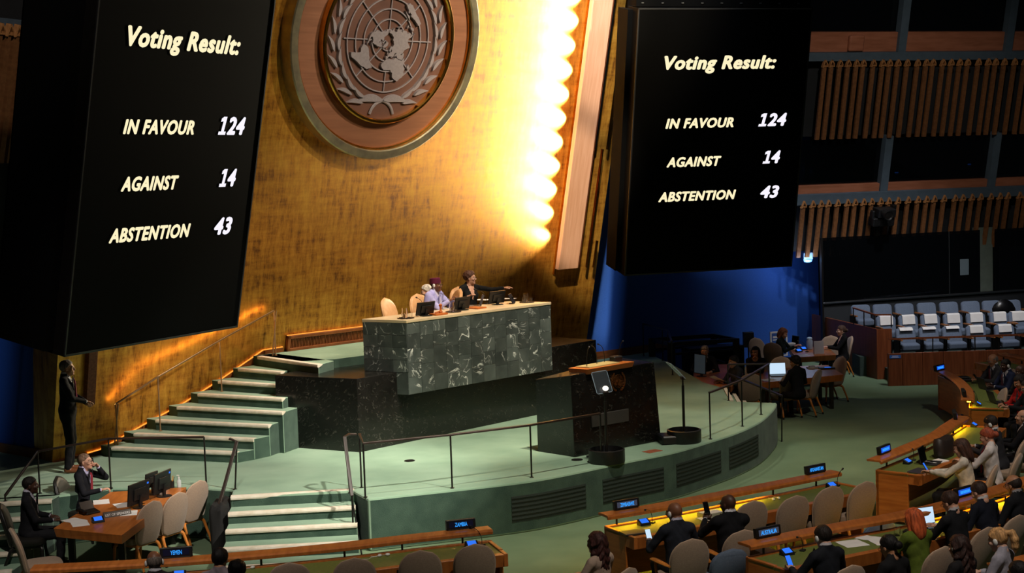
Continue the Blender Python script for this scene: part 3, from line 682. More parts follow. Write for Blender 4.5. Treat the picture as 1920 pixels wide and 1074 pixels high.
# camera head bolted to the lower slats
u, w = FA.hit(1646, 396)
t = thing('broadcast_camera', 'black robotic camera mounted on the lower wooden slats', 'camera', M=FA.M(u, w, .12))
b = MB(); b.box(-.25, .25, -.06, .16, 0, .35); b.build('camera_body', black_plastic, t, bevel=.02, seg=2)
b = MB(); b.lathe([(.1, 0), (.1, .12), (.12, .13), (.12, .22), (.09, .2)], 20, M=Matrix.Translation((-.1, .06, .35))); b.build('lens', black_metal, t)
b = MB(); b.box(-.35, .27, -.3, -.08, .02, .3); b.box(-.35, -.28, -.3, .1, .05, .22); b.box(.2, .27, -.3, .1, .05, .22); b.build('pan_head', black_plastic, t, bevel=.02)
b = MB(); b.box(.28, .4, .08, .2, .0, .1); b.box(-.1, .02, -.6, -.28, .0, .08); b.build('bracket', black_metal, t)
b = MB(); b.box(-.02, .12, .02, .05, .351, .356); b.box(-.1, .05, -.05, -.035, .351, .356); b.build('body_stripe', grey_metal, t)
# blue work lamp at the end of the slats
p = D(1515, 482, 38.6); t = thing('wall_lamp_unit', 'small glowing blue lamp at the top corner of blue wall', 'lamp', p)
b = MB(); b.box(-.12, .12, -.06, .1, -.06, .12); b.build('lamp_housing', mat('pale_blue_housing', '#9cc6ef', rough=.5), t, bevel=.02, seg=2)
b = MB(); b.lathe([(.12, 0), (.1, -.06), (.05, -.075)], 16, M=Matrix.Translation((0, .02, -.06))); b.build('lamp_lens', mat('lamp_lens_blue', '#88bfff', emit='#7db9ff', estr=.9), t, smooth=True)
ln = bpy.data.lights.new('blue_lamp', 'POINT'); lo_ = bpy.data.objects.new('blue_lamp', ln); col.objects.link(lo_); ln.energy = 16; ln.color = (.55, .7, 1); ln.shadow_soft_size = .05; lo_.location = p + Vector((-.1, -.3, -.2))
# ---- lower glass wall behind the guest seats
GB = D(1700, 470, 39.2); GL = Plane(GB, 18, 0)
gx = thing('wall_glass', 'x', None, M=GL.M()); gx['kind'] = 'structure'; gx['label'] = 'dark glass wall behind the guest seats'
def gbox(name, m, u0, u1, w0, w1, n0, n1, bevel=0.):
    b = MB(); b.box(u0, u1, w0, w1, n0, n1); return b.build(name, m, gx, bevel=bevel)
gl0, gl1 = GL.hit(1541, 520)[0], GL.hit(1980, 520)[0]; wr = GL.hit(1740, 557)[1]; gs = GL.hit(1780, 520)[0]; gp0, gp1 = GL.hit(1838, 520)[0], GL.hit(1866, 520)[0]
for a, c in ((gl0, gs - .01), (gs + .01, gp0), (gp1, gl1)): gbox('glass_panel', dark_glass, a, c, wr + .05, .45, -.02, 0)
gbox('glass_joint', grey_metal, gs - .01, gs + .01, wr + .05, .45, -.025, .01)
gbox('glass_post', mat('grey_green_post', '#5d665c', '#545d54', rough=.6, scale=5), gp0, gp1, wr + .05, .5, -.35, -.1)
gbox('steel_rail', steel, gl0, gl1, wr, wr + .05, -.03, .08, .012); gbox('low_wall', mat('charcoal_wall', '#23272c', rough=.8), gl0, gl1, -4, wr, -.1, .0)
gbox('glass_end_frame', black_metal, gl0 - .03, gl0 + .02, -4, .45, -.05, .05)
gbox('back_room', dark_room, gl0, gl1, -3, 1.2, -2.6, -2.5); gbox('transom', grey_metal, gl0 + .3, gs, GL.hit(1640, 535)[1], GL.hit(1640, 533.6)[1], -.06, -.04)
u, w = GL.hit(1800, 516); b = MB(); b.box(0, .27, 0, .43, .004, .008); o = b.build('wall_notice', mat('notice_paper', '#5f6d74', '#66747b', rough=.7, scale=3), None); o.matrix_world = GL.M(u, w, 0)
tag(o, 'pale paper notice taped on the dark glass wall', 'notice')
u, w = GL.hit(1636, 549); b = MB(); b.box(0, .05, 0, .2, -.1, -.06); o = b.build('door_handle', steel, gx)
o.location = (u, w, 0)
# ================================================================== guest seating on the right
Yp = 34.2
x0, x1 = D(1666, 690, Yp).x, 14.5; ztop = D(1720, 661, Yp).z
fp = thing('wall_front_panel', 'x', None); fp['kind'] = 'structure'; fp['label'] = 'reddish wooden panelled parapet before the guest seats'
xs = [D(v, 690, Yp).x for v in (1666, 1692, 1730, 1769, 1808, 1850, 1892, 1936, 1985)]
for a, c in zip(xs[:-1], xs[1:]):
    b = MB(); b.box(a + .004, c - .004, Yp, Yp + .06, 0, ztop); b.build('panel', red_wood, fp, bevel=.003)
b = MB(); b.box(xs[0], xs[-1], Yp + .02, Yp + .1, 0, ztop - .005); b.build('panel_core', red_wood, fp)
p = D(1668, 672, Yp - .003); b = MB(); b.box(0, .26, -.004, 0, 0, .075); t = thing('parapet_sign', 'small blue sign on the corner of the wooden parapet', 'sign', p)
b.build('plate', mat('sign_blue', '#2b66b8', rough=.5), t)
b = MB(); b.box(.06, .2, -.006, -.004, .045, .055); b.box(.04, .22, -.006, -.004, .018, .028); b.build('print', paper, t)
# terraces
terr = []
for i, (yr, ypx, xc) in enumerate(((35.6, 619, 1749), (36.7, 595, 1751), (37.9, 572, 1745))):
    zt = D(xc, ypx, yr).z - .82; terr.append((yr, zt))
    b = MB(); b.box(xs[0] + (.2 if i == 0 else -.25 * i), 15, yr - .75, 40.4 if i == 2 else yr + .5, 0, zt); struct(b.build('floor_terrace', mat('dark_terrace_carpet', '#2a3a34', '#24332d', rough=.95, scale=20)), 'dark carpeted terrace under the guest seats')
def seat_tree():
    t = thing('theatre_chair', 'x', 'chair')
    b = MB()
    def rr(w, h, z0, y, th, tilt):
        ring = []; n = 6
        pts = []
        for cx, cz, a0 in ((w / 2 - .09, h - .09, 0), (-w / 2 + .09, h - .09, 90), (-w / 2 + .04, .04, 180), (w / 2 - .04, .04, 270)):
            rad = .09 if cz > .2 else .04
            for k in range(5):
                a = math.radians(a0 + k * 22.5); pts.append((cx + rad * math.cos(a), cz + rad * math.sin(a)))
        return [[(px_ * s_, y + yy + pz * tilt, z0 + pz * s_ + (1 - s_) * h / 2) for px_, pz in pts] for s_, yy in ((.94, -th / 2), (1, -th / 2 + .02), (1, th / 2 - .02), (.94, th / 2))]
    b.loft(rr(.5, .56, .30, .20, .1, .16)); b.build('backrest', blue_fabric, t, smooth=True)
    b = MB(); b.box(-.22, .22, -.06, .16, .36, .52, M=Matrix.Rotation(.15, 4, 'X')); b.build('seat_cushion', blue_fabric, t, bevel=.04, seg=3)
    for s_ in (-1, 1):
        b = MB(); b.box(s_ * .27 - .02, s_ * .27 + .02, -.05, .28, 0, .6); b.box(s_ * .27 - .028, s_ * .27 + .028, -.18, .22, .6, .635, 1); b.build('arm', [black_metal, chair_wood], t, bevel=.008)
    return t
seats_px = [[1705.4, 1749, 1793, 1838, 1892], [1668, 1710, 1751.6, 1794.6, 1838, 1882, 1917], [1621, 1661.6, 1703, 1745, 1787, 1828, 1867.6, 1905]]
seat0 = None; ORD = ['first', 'second', 'third', 'fourth', 'fifth', 'sixth', 'seventh', 'eighth']
rown = ['front row', 'middle row', 'back row']
grp = ['front row of blue guest seats', 'middle row of blue guest seats', 'back row of blue guest seats']
papers = {(0, 0): .06, (0, 1): .05, (0, 2): .05, (0, 3): .17, (0, 4): .17}
pmesh = None
for r in range(3):
    yr, zt = terr[r]
    for c, x in enumerate(seats_px[r]):
        pos = D(x, 600, yr); pos.z = zt
        lab = 'grey blue seat, %s from the wooden stair wall, in the %s' % (ORD[c], rown[r])
        g = grp[r]
        if r == 2 and c == 6: lab = 'grey blue seat with black bag beside it in the back row'; g = None
        if seat0 is None: seat0 = seat_tree(); s_ = seat0; s_.location = pos; s_['label'] = lab; s_['group'] = g
        else:
            s_ = copy_tree(seat0, pos, 0., lab, g)
            if g is None: del s_['group']
        s_.rotation_euler = (0, 0, math.radians(8))
        drop = None
        if r == 1: drop = .22
        elif (r, c) in papers: drop = papers[(r, c)]
        if drop:
            b = MB(); tilt = .16; pts = []
            top = .868; yb = .20 + .56 * tilt
            ring = [(-.02 + yb - .075 - .10 * tilt, top - drop), (yb - .075, top - .02), (yb - .05, top + .006), (yb + .04, top + .006), (yb + .07, top - .02), (yb + .055, top - .1)]
            b.loft([[(xx, y_, z_) for y_, z_ in ring] + [(xx, y_ - (.003 if k < 3 else -.003), z_ + .004) for k, (y_, z_) in list(enumerate(ring))[::-1]] for xx in (-.165, .165)])
            o = b.build('reservation_paper', paper); o.location = pos; o.rotation_euler = (0, 0, math.radians(8))
            tag(o, 'white paper folded over the %s seat from the stair wall, %s' % (ORD[c], rown[r]), 'paper', 'reservation papers in the ' + ('front' if r == 0 else 'middle') + ' seat row')
# black bag on the back row
p = D(1882, 582, terr[2][0] - .15); b = MB()
b.loft([[(.30 * s_ * math.cos(a) + .03 * math.sin(3 * a), .14 * s_ * math.sin(a), z + .03 * math.sin(2 * a)) for a in np.linspace(0, 2 * math.pi, 14)[:-1]] for s_, z in ((.6, 0), (.95, .05), (1, .15), (.8, .26), (.45, .33), (.15, .37))])
o = b.build('travel_bag', mat('shiny_black_bag', '#0b0b0c', rough=.3), smooth=True); p.z = terr[2][1] + .53; o.location = p
tag(o, 'crumpled shiny black bag resting on a back row guest seat', 'bag')
# wooden stair block at the parapet's end
c0 = W(1645, 711, 0); Zc = D(1645, 617, c0.y).z
b = MB(); b.prism([(c0.x, c0.y), (c0.x + .36, c0.y - .02), (c0.x + .36, c0.y + .05), (c0.x + .05, c0.y + .06), (c0.x - .68, 39.3), (c0.x - .75, 39.3)], 0, Zc)
struct(b.build('wall_stair_cheek', red_wood), 'dark reddish wooden wall beside the guest seat steps')
p = W(1652, 706, 0); b = MB(); b.box(p.x - .05, p.x + .22, Yp + .35, Yp + .75, 0, .17); b.box(p.x - .05, p.x + .22, Yp + .33, Yp + .40, .12, .175, 1); so = struct(b.build('stairs_guest', [carpet_riser_shaded, cream]), 'small lit step beside the wooden parapet')
b = MB(); b.box(p.x - .0, p.x + .12, Yp + .322, Yp + .33, .06, .1); b.build('step_light', mat('step_light_emit', '#000', emit='#fff0d8', estr=4) if False else mat('step_light_emit', '#000000', emit='#fff0d8', estr=5), so)
def rail(name, label, posts, tops, extra=None, m_top=handrail_wood, m_post=black_metal, w=.045, h=.03, r=.013, z=None, pre=None, post_pts=None):
    """posts: pixel + ground height of each post base; tops: pixel of each post's top"""
    P = []; b = MB(); t = thing(name, label, 'railing', (0, 0, 0))
    for (x, y, Z), tp in zip(posts, tops):
        g = W(x, y, Z); T = D(tp[0], tp[1], g.y); T.x = g.x + (T.x - g.x) * .0; P.append((g, Vector((g.x, g.y, T.z))))
    org = P[0][0].copy(); t.location = org
    for g, T in P:
        b = MB(); b.tube([g - org, T - org], r, 8); b.lathe([(r * 2.4, 0), (r * 2.4, .008), (r, .012)], 12, M=Matrix.Translation(g - org)); b.build('post', m_post, t, smooth=True)
    path = [T - org for g, T in P]
    if pre: path = [Vector(q) - org for q in pre] + path
    if post_pts: path = path + [Vector(q) - org for q in post_pts]
    b = MB(); b.bar(path, w, h); b.build('handrail', m_top, t, bevel=.006, seg=2)
    return t
q = c0 + Vector((.2, .3, Zc))
b = MB(); t = thing('guest_railing', 'dark railing on top of the wooden stair cheek', 'railing', (c0.x, c0.y, Zc))
pts = [D(1600, 577, c0.y + 1.2) - Vector((c0.x, c0.y, Zc)), D(1640, 590, c0.y + .25) - Vector((c0.x, c0.y, Zc)), D(1671, 590, c0.y + .25) - Vector((c0.x, c0.y, Zc))]
for q in pts + [pts[0].lerp(pts[1], .5)]:
    b = MB(); b.tube([(q.x, q.y, 0), q], .014, 8); b.build('post', black_metal, t)
b = MB(); b.bar(pts, .05, .03); b.build('handrail', red_wood, t)
t = thing('parapet_railing', 'long dark railing running above the wooden parapet', 'railing', (xs[0], Yp + .05, ztop)); b = MB()
z1 = D(1749, 633, Yp + .05).z - ztop; b.box(.02, xs[-1] - xs[0], -.02, .02, z1 - .02, z1 + .02); b.build('handrail', red_wood, t)
for x in (1672, 1749, 1828, 1914):
    q = D(x, 640, Yp + .05).x - xs[0]; b = MB(); b.tube([(q, 0, 0), (q, 0, z1 - .01)], .014, 8); b.build('post', black_metal, t)
# ================================================================== left slatted wall
LB = D(60, 300, 23.5); LA = Plane(LB, 66, 13.5)
lw = thing('wall_left', 'x', None, M=LA.M()); lw['kind'] = 'structure'; lw['label'] = 'dark slatted wall beyond the near voting screen'
h_ = LA.hit(40, 68)[1] - LA.hit(20, 306)[1]; wb = LA.hit(20, 306)[1]
sml = slat_mesh(h_, 'slat')
for x in (60, 47, 33, 17.5, 2, -14, -30):
    u = LA.hit(x, 184)[0]; inst(sml, 'slat', lw, Matrix.Translation((u, wb, .0)))
ue = LA.hit(70, 184)[0]
def lbox(name, m, u0, u1, w0, w1, n0, n1):
    b = MB(); b.box(u0, u1, w0, w1, n0, n1); return b.build(name, m, lw)
lbox('beam', blue_beam, ue - 5, ue, wb + h_ + .03, wb + h_ + .22, -.3, -.12); lbox('backing', dark_room, ue - 5, ue + 2.4, wb - 2.6, wb + h_ + 2, -.5, -.4)
lbox('metal_edge', grey_metal, ue + .06, ue + .085, wb - 2, wb + h_ + .6, -.1, .0); lbox('edge_board', slat_wood, ue + .12, ue + .24, wb - 2, wb + h_ + .6, -.2, -.1); lbox('edge_board', slat_wood, ue + .3, ue + .36, wb - 2, wb + h_ + .6, -.25, -.15)
# ================================================================== green marble desk on the dais
DZ = 2.84
FL = W(762, 600, DZ); BL = W(680, 598, DZ); FR = W(1032, 566, DZ); zb = D(768, 740, FL.y).z
dfx = (FR - FL).normalized(); LEN = (FR - FL).length; ang = math.atan2(dfx.y, dfx.x)
dk = thing('rostrum_desk', 'long green marble presiding desk on the black dais', 'desk', (FL.x, FL.y, zb), ang)
def loc_(p):
    d = p - FL; return Vector((d.x * dfx.x + d.y * dfx.y, -d.x * dfx.y + d.y * dfx.x))
bl = loc_(BL); sk_ = Vector((bl.x, bl.y)); depth = bl.y
H1 = DZ - zb; ov = BT - zb
b = MB(); e = .014
b.prism([(e, e), (LEN - e, e), (LEN + bl.x - e, bl.y), (bl.x + e, bl.y)], ov + .002, H1 - .05); b.prism([(e, e), (LEN - e, e), (LEN - e - .06, .2), (e - .06, .2)], 0, ov + .002)
b.build('desk_core', black_marble, dk)
b = MB(); b.prism([(-.01, -.012), (LEN + .01, -.012), (LEN + bl.x, bl.y + .01), (bl.x - .012, bl.y + .01)], H1 - .05, H1)
b.build('desk_top', mat('pale_desktop', '#d9c3a0', '#cdb58f', rough=.4, scale=4), dk, bevel=.006)
nc, nr = 12, 5; hs = [0]; 
for c in range(nc):
    x0_, x1_ = LEN * c / nc, LEN * (c + 1) / nc
    k = random.choice((5, 5, 4, 5)); off = random.uniform(-.02, .02)
    cuts = [0] + [(H1 - .05) * (i / 5) + (0 if c % 2 else .045) for i in range(1, 5)] + [H1 - .05]
    if k == 4: cuts.pop(random.randint(1, 3))
    for z0, z1 in zip(cuts[:-1], cuts[1:]):
        w_, h_ = (x1_ - x0_) - .004, z1 - z0 - .004; pr = random.uniform(0, .003)
        b = MB(); b.box(0, w_, 0, .013 + pr, 0, h_); o = b.build('marble_tile', green_marble, dk, bevel=.0015); o.location = (x0_ + .002, -pr, z0 + .002)
sd = Vector((bl.x, bl.y, 0)); sl_ = sd.length; sa = math.atan2(bl.y, bl.x)
for c in range(3):
    for r in range(4):
        z0, z1 = [ov + .004 + (H1 - .054 - ov) * q / 4 for q in (r, r + 1)]
        b = MB(); b.box(0, sl_ / 3 - .004, -.012, 0, 0, z1 - z0 - .004); o = b.build('marble_tile', green_marble, dk, bevel=.0015)
        o.matrix_local = Matrix.Translation(sd * (c / 3) + Vector((0, 0, z0))) @ Matrix.Rotation(sa, 4, 'Z') @ Matrix.Translation((.002, 0.012, 0))
b = MB(); b.box(0, .24, -.001, .011, 0, ov - .004); o = b.build('marble_tile', green_marble, dk); o.matrix_local = Matrix.Rotation(sa, 4, 'Z')
def on_desk(t, v, z=0.): # t metres along the front, v metres back
    return Vector((FL.x, FL.y, DZ)) + Vector((dfx.x, dfx.y, 0)) * t + Vector((-dfx.y, dfx.x, 0)) * v + Vector((0, 0, z))
def desk_t(x, y, v):     # place by pixel on the desk top
    p = W(x, y, DZ); l = loc_(p); return on_desk(l.x, l.y)
# ---------------- small builders
def tray_set(loc, label, n_glass=2, carafe=True):
    t = thing('water_tray', label, 'tray', loc)
    b = MB(); b.lathe([(.0, 0), (.13, 0), (.145, .012), (.14, .016), (.13, .006), (.0, .006)], 24); b.build('tray', mat('dark_tray', '#2b211d', rough=.35), t, smooth=True)
    if carafe:
        c = tag(MB().lathe([(.0, 0), (.045, 0), (.048, .01), (.048, .12), (.042, .14), (.046, .165), (.043, .165), (.039, .14), (.045, .12), (.045, .012), (.0, .012)], 18).build('water_carafe', glassm, None, smooth=True), 'clear glass water carafe on ' + label.split(' ', 1)[1], 'carafe'); c.location = loc + Vector((-.02, .02, .007))
    for k in range(n_glass):
        a = 2.2 + k * 2.3; g = MB().lathe([(.0, 0), (.03, 0), (.034, .08), (.031, .08), (.027, .008), (.0, .008)], 14).build('drinking_glass', glassm, None, smooth=True)
        g.location = loc + Vector((.085 * math.cos(a), .085 * math.sin(a), .007)); tag(g, 'small clear drinking glass on ' + label.split(' ', 1)[1], 'glass', 'glasses on ' + label.split(' ', 1)[1])
    return t
def monitor(loc, yaw, w, h, label, screen=screen_black, stand=.12, tilt=.12, badge=None, low=False):
    """yaw: direction the screen faces (radians)"""
    t = thing('monitor', label, 'monitor', loc, yaw + math.pi / 2)
    M = Matrix.Translation((0, 0, stand)) @ Matrix.Rotation(-tilt, 4, 'X')
    b = MB(); b.box(-w / 2, w / 2, 0, .025, 0, h, M=M); b.box(-w * .28, w * .28, .025, .045, h * .2, h * .75, M=M); hs_ = b.build('housing', black_plastic, t, bevel=.004)
    b = MB(); b.box(-w / 2 + .012, w / 2 - .012, -.002, 0, .016, h - .012, M=M); b.build('display', screen, hs_)
    b = MB(); b.box(-.03, .03, .045, .065, -.0 if not low else 0, h * .55, M=M @ Matrix.Translation((0, 0, -stand * .6))); b.lathe([(.0, 0), (min(.11, w * .3), 0), (min(.11, w * .3), .01), (.03, .016)], 20, M=Matrix.Translation((0, .05, 0))); b.box(-.025, .025, .035, .065, .005, stand + .06); b.build('stand', black_plastic, t)
    if badge: b = MB(); b.box(-w / 2 + .03, -w / 2 + .07, .026, .027, h - .06, h - .035, M=M); b.build('badge', lcd_blue, hs_)
    return t
def gooseneck(loc, yaw, label, h=.28, reach=.22, base=True):
    t = thing('gooseneck_microphone', label, 'microphone', loc, yaw - math.pi / 2)
    b = MB()
    b.box(-.03, .03, -.035, .035, 0, .02); b.build('mic_base', black_plastic, t, bevel=.004)
    pth = catmull([(0, 0, .02), (0, .01, h * .5), (0, reach * .4, h * .85), (0, reach, h)], 4); b = MB(); b.tube(pth, .004, 6); b.build('neck', black_metal, t, smooth=True)
    d = (Vector(pth[-1]) - Vector(pth[-2])).normalized(); b = MB(); b.tube([Vector(pth[-1]), Vector(pth[-1]) + d * .02, Vector(pth[-1]) + d * .05, Vector(pth[-1]) + d * .055], [.006, .013, .013, .006], 8); b.build('capsule', black_plastic, t, smooth=True)
    return t
def sheet(loc, yaw, w, h, label, m=paper, lines=0, name='paper_sheet', group=None):
    b = MB(); n = 5
    for i in range(n):
        y0_, y1_ = -h / 2 + h * i / n, -h / 2 + h * (i + 1) / n; z0 = .002 + .004 * math.sin(i * 1.1) ** 2; z1 = .002 + .004 * math.sin((i + 1) * 1.1) ** 2
        b.hexa([(-w / 2, y0_, z0 - .0015), (w / 2, y0_, z0 - .0015), (w / 2, y1_, z1 - .0015), (-w / 2, y1_, z1 - .0015), (-w / 2, y0_, z0), (w / 2, y0_, z0), (w / 2, y1_, z1), (-w / 2, y1_, z1)])
    o = b.build(name, m); o.location = loc; o.rotation_euler = (0, 0, yaw); tag(o, label, 'paper', group); return o
def laptop(loc, yaw, label, screen=screen_black, w=.32, d=.22, open_=1.75, m=None):
    """yaw: direction the lid's screen faces"""
    m = m or mat('laptop_grey', '#3b3a3c', rough=.4, metal=.4)
    t = thing('laptop', label, 'laptop', loc, yaw + math.pi / 2)
    b = MB(); b.box(-w / 2, w / 2, -d, 0, .002, .018); b.build('keyboard_deck', m, t, bevel=.004)
    b = MB(); b.box(-w / 2 + .02, w / 2 - .02, -d * .55, -.02, .018, .0195); b.build('keys', black_plastic, t)
    M = Matrix.Translation((0, 0, .016)) @ Matrix.Rotation(-(open_ - math.pi / 2), 4, 'X')
    b = MB(); b.box(-w / 2, w / 2, 0, .008, 0, d, M=M); b.build('lid', m, t, bevel=.003)
    b = MB(); b.box(-w / 2 + .008, w / 2 - .008, -.0015, 0, .01, d - .008, M=M); b.build('display', screen, [c for c in t.children if c.name.startswith('lid')][0])
    return t
def phone(loc, M3, label, m=lcd_white, w=.072, h=.15):
    t = thing('smartphone', label, 'phone'); t.matrix_world = Matrix.Translation(loc) @ M3
    b = MB(); b.box(-w / 2, w / 2, -h / 2, h / 2, -.004, .004); pc_ = b.build('phone_case', black_plastic, t, bevel=.003, seg=2)
    b = MB(); b.box(-w / 2 + .004, w / 2 - .004, -h / 2 + .006, h / 2 - .006, .004, .0046); b.build('phone_display', m, pc_)
    return t
# ---------------- things on the marble desk
back_a = math.atan2(dfx.x, -dfx.y)        # direction from the front of the desk to its back
tray_set(desk_t(761, 597, .2), 'round tray at the empty end of the marble desk', 3)
tray_set(desk_t(850, 585, .2), 'round tray between the desk monitors and gavel', 2)
tray_set(desk_t(988, 567, .2), 'round tray beside the tilted desk tablet', 3)
monitor(desk_t(795, 592, .3), back_a, .4, .23, 'black monitor beside the tray at the empty desk end', tilt=.25, stand=.02)
monitor(desk_t(864, 581, .3), back_a, .36, .22, 'black monitor between gavel and grey laptop on marble desk', tilt=.25, stand=.02)
monitor(desk_t(929, 571, .3), back_a, .4, .23, 'black monitor in front of the woman at the marble desk', tilt=.25, stand=.03)
t = laptop(desk_t(900, 574, .5), back_a + .9, 'grey open laptop on marble desk beside the woman', lcd_grey, .3, .2, 1.9, mat('laptop_silver', '#6d6a69', rough=.4, metal=.5))
t = thing('desk_tablet', 'black tilted tablet on a stand beside pointing hand', 'tablet', desk_t(965, 569, .4), back_a - 1.0)
b = MB(); M = Matrix.Rotation(-.45, 4, 'X'); b.box(-.13, .13, 0, .012, .01, .2, M=M); b.build('tablet', black_plastic, t, bevel=.004); b = MB(); b.box(-.05, .05, .0, .1, 0, .012); b.box(-.015, .015, .03, .045, .01, .13); b.build('stand', black_metal, t)
t = thing('gavel_block', 'orange wooden sounding block with turned gavel on marble desk', 'gavel', desk_t(824, 590, .3), ang)
b = MB(); b.box(-.16, .12, -.09, .09, 0, .03); b.build('block', orange_leather, t, bevel=.006); b = MB(); b.lathe([(.03, .03), (.034, .05), (.02, .07), (.018, .13), (.03, .15), (.03, .17), (.01, .185)], 14, M=Matrix.Translation((.05, .02, 0))); b.tube([(-.12, -.02, .045), (.05, .02, .06)], .01, 8); b.build('gavel', orange_leather, t, smooth=True)
for i, (x, y, yw, lb) in enumerate(((795, 588, 2.5, 'thin gooseneck microphone at the empty end of the marble desk'), (843, 577, 2.2, 'thin gooseneck microphone before the man in lilac'), (912, 570, 2.2, 'thin gooseneck microphone before the woman in black'))):
    gooseneck(desk_t(x, y, .5), back_a + (.3 if i else -.2), lb, .26, .2)
for x, y, yw, lb in ((835, 578, .3, 'white page beside the gavel on marble desk'), (905, 562, .2, 'white pages under the grey laptop screen'), (952, 560, .4, 'white page beneath the pointing hand')):
    sheet(desk_t(x, y, .5), ang + yw, .21, .29, lb)
b = MB(); b.box(-.11, .11, -.15, .15, 0, .025); o = b.build('wooden_folder', orange_leather, bevel=.004); o.location = desk_t(893, 578, .3); o.rotation_euler = (0, 0, ang); tag(o, 'orange wooden document tray before the grey laptop', 'tray')
# ================================================================== lectern
q0 = W(1008, 846, S); q1 = W(1078, 857, S); q2 = W(1240, 826, S); q3 = q2 + (q0 - q1)
t0 = D(1007.5, 711, q0.y); t2 = D(1231, 690, q2.y)
lt = thing('lectern', 'black marble speaking lectern with bronze seal on the stage', 'lectern', (q1.x, q1.y, S), math.atan2((q2 - q1).y, (q2 - q1).x))
lw_ = (q2 - q1).length; fx = (q2 - q1).normalized()
def lloc(p): d = p - q1; return Vector((d.x * fx.x + d.y * fx.y, -d.x * fx.y + d.y * fx.x, p.z - S))
a0 = lloc(q0); hF = D(1078, 704, q1.y).z - S; 
b = MB(); b.hexa([(0, 0, 0), (lw_, 0, 0), (lw_ + a0.x, a0.y, 0), (a0.x, a0.y, 0), (.0, .04, hF), (lw_ - .08, .04, hF + .02), (lw_ + a0.x - .06, a0.y, hF + .04), (a0.x, a0.y, t0.z - S)])
b.build('lectern_body', black_marble, lt, bevel=.008)
b = MB(); b.hexa([(x_ + .36, y_, z_) for x_, y_, z_ in [(-.05, .0, hF - .02), (.92, .0, hF - .0), (.92, .45, hF - .0), (-.05, .45, hF - .02), (-.06, -.03, hF + .07), (.94, -.03, hF + .09), (.94, .45, hF + .07), (-.06, .45, hF + .05)]]); b.build('reading_shelf', orange_leather, lt, bevel=.006)
b = MB(); b.hexa([(x_ + .36, y_, z_) for x_, y_, z_ in [(.05, .06, hF + .06), (.7, .06, hF + .07), (.7, .4, hF + .05), (.05, .4, hF + .04), (.05, .06, hF + .082), (.7, .06, hF + .097), (.7, .4, hF + .085), (.05, .4, hF + .07)]]); b.build('reading_pad', mat('pale_green_pad', '#b7a36a', rough=.6), lt)
b = MB(); b.box(lw_ * .2, lw_ * .62, -.006, .03, .42, .62); b.build('speaker_grille', mat('grey_grille', '#3a3632', '#2e2a27', rough=.6, scale=120), lt, bevel=.003)
for k, (x, y, dx) in enumerate(((.42, .3, -.2), (.62, .34, -.22), (.95, .34, -.03), (.12, .2, -.05))):
    x += .36; b = MB(); b.tube(catmull([(x, y, hF + .05), (x, y, hF + .2), (x + dx * .4, y - .05, hF + .34), (x + dx, y - .12, hF + .40)], 4), .006, 6); b.tube([(x + dx, y - .12, hF + .40), (x + dx * 1.15, y - .135, hF + .41)], .012, 8); b.build('microphone', black_metal, lt, smooth=True)
b = MB(); b.box(1.08, 1.26, .2, .34, hF + .06, hF + .17); b.build('clock', black_plastic, lt, bevel=.015)
# bronze seal on the front
seal = MB(); sx_, sz_ = lw_ * .52, hF - .2; MS = Matrix.Translation((sx_, -.012 + .04 * (sz_ / hF), sz_)) @ Matrix.Rotation(math.pi / 2, 4, 'X')
def ringm(b, r0, r1, z0, z1, n=28, M=None):
    rings = [[((r) * math.cos(2 * math.pi * k / n), r * math.sin(2 * math.pi * k / n), z) for r, z in ((r0, z0), (r1, z0), (r1, z1), (r0, z1))] for k in range(n)]; b.loft(rings + rings[:1], 0, cap=False, M=M)
for i in range(1, 6): ringm(seal, .021 * i - .002, .021 * i + .002, -.01, .008, 28, MS)
for i in range(8): seal.box(.02, .105, -.002, .002, -.01, .008, M=MS @ Matrix.Rotation(i * math.pi / 4, 4, 'Z'))
for L_ in LAND[:6]: seal.prism([((90 - la) / 150 * .105 * math.sin(math.radians(lo_)), -(90 - la) / 150 * .105 * math.cos(math.radians(lo_))) for lo_, la in L_], -.01, .011, M=MS)
for sgn in (-1, 1):
    for i in range(8):
        a = math.radians(-90 + sgn * (18 + i * 16)); seal.prism([(.0, -.012), (.03, -.014), (.05, 0), (.03, .014), (0, .012)], -.01, .01, M=MS @ Matrix.Translation((.135 * math.cos(a), .15 * math.sin(a), 0)) @ Matrix.Rotation(a + sgn * 1.35, 4, 'Z'))
seal.build('seal', bronze_seal, lt)
# cable cover at the lectern's foot
p = W(1100, 858, S); b = MB(); b.tube([(0, 0, .02), (.16, .06, .03), (.3, .1, .03)], .018, 8); o = b.build('cable_cover', black_plastic, smooth=True); o.location = p; tag(o, 'short black cable cover at the lectern foot', 'cable')
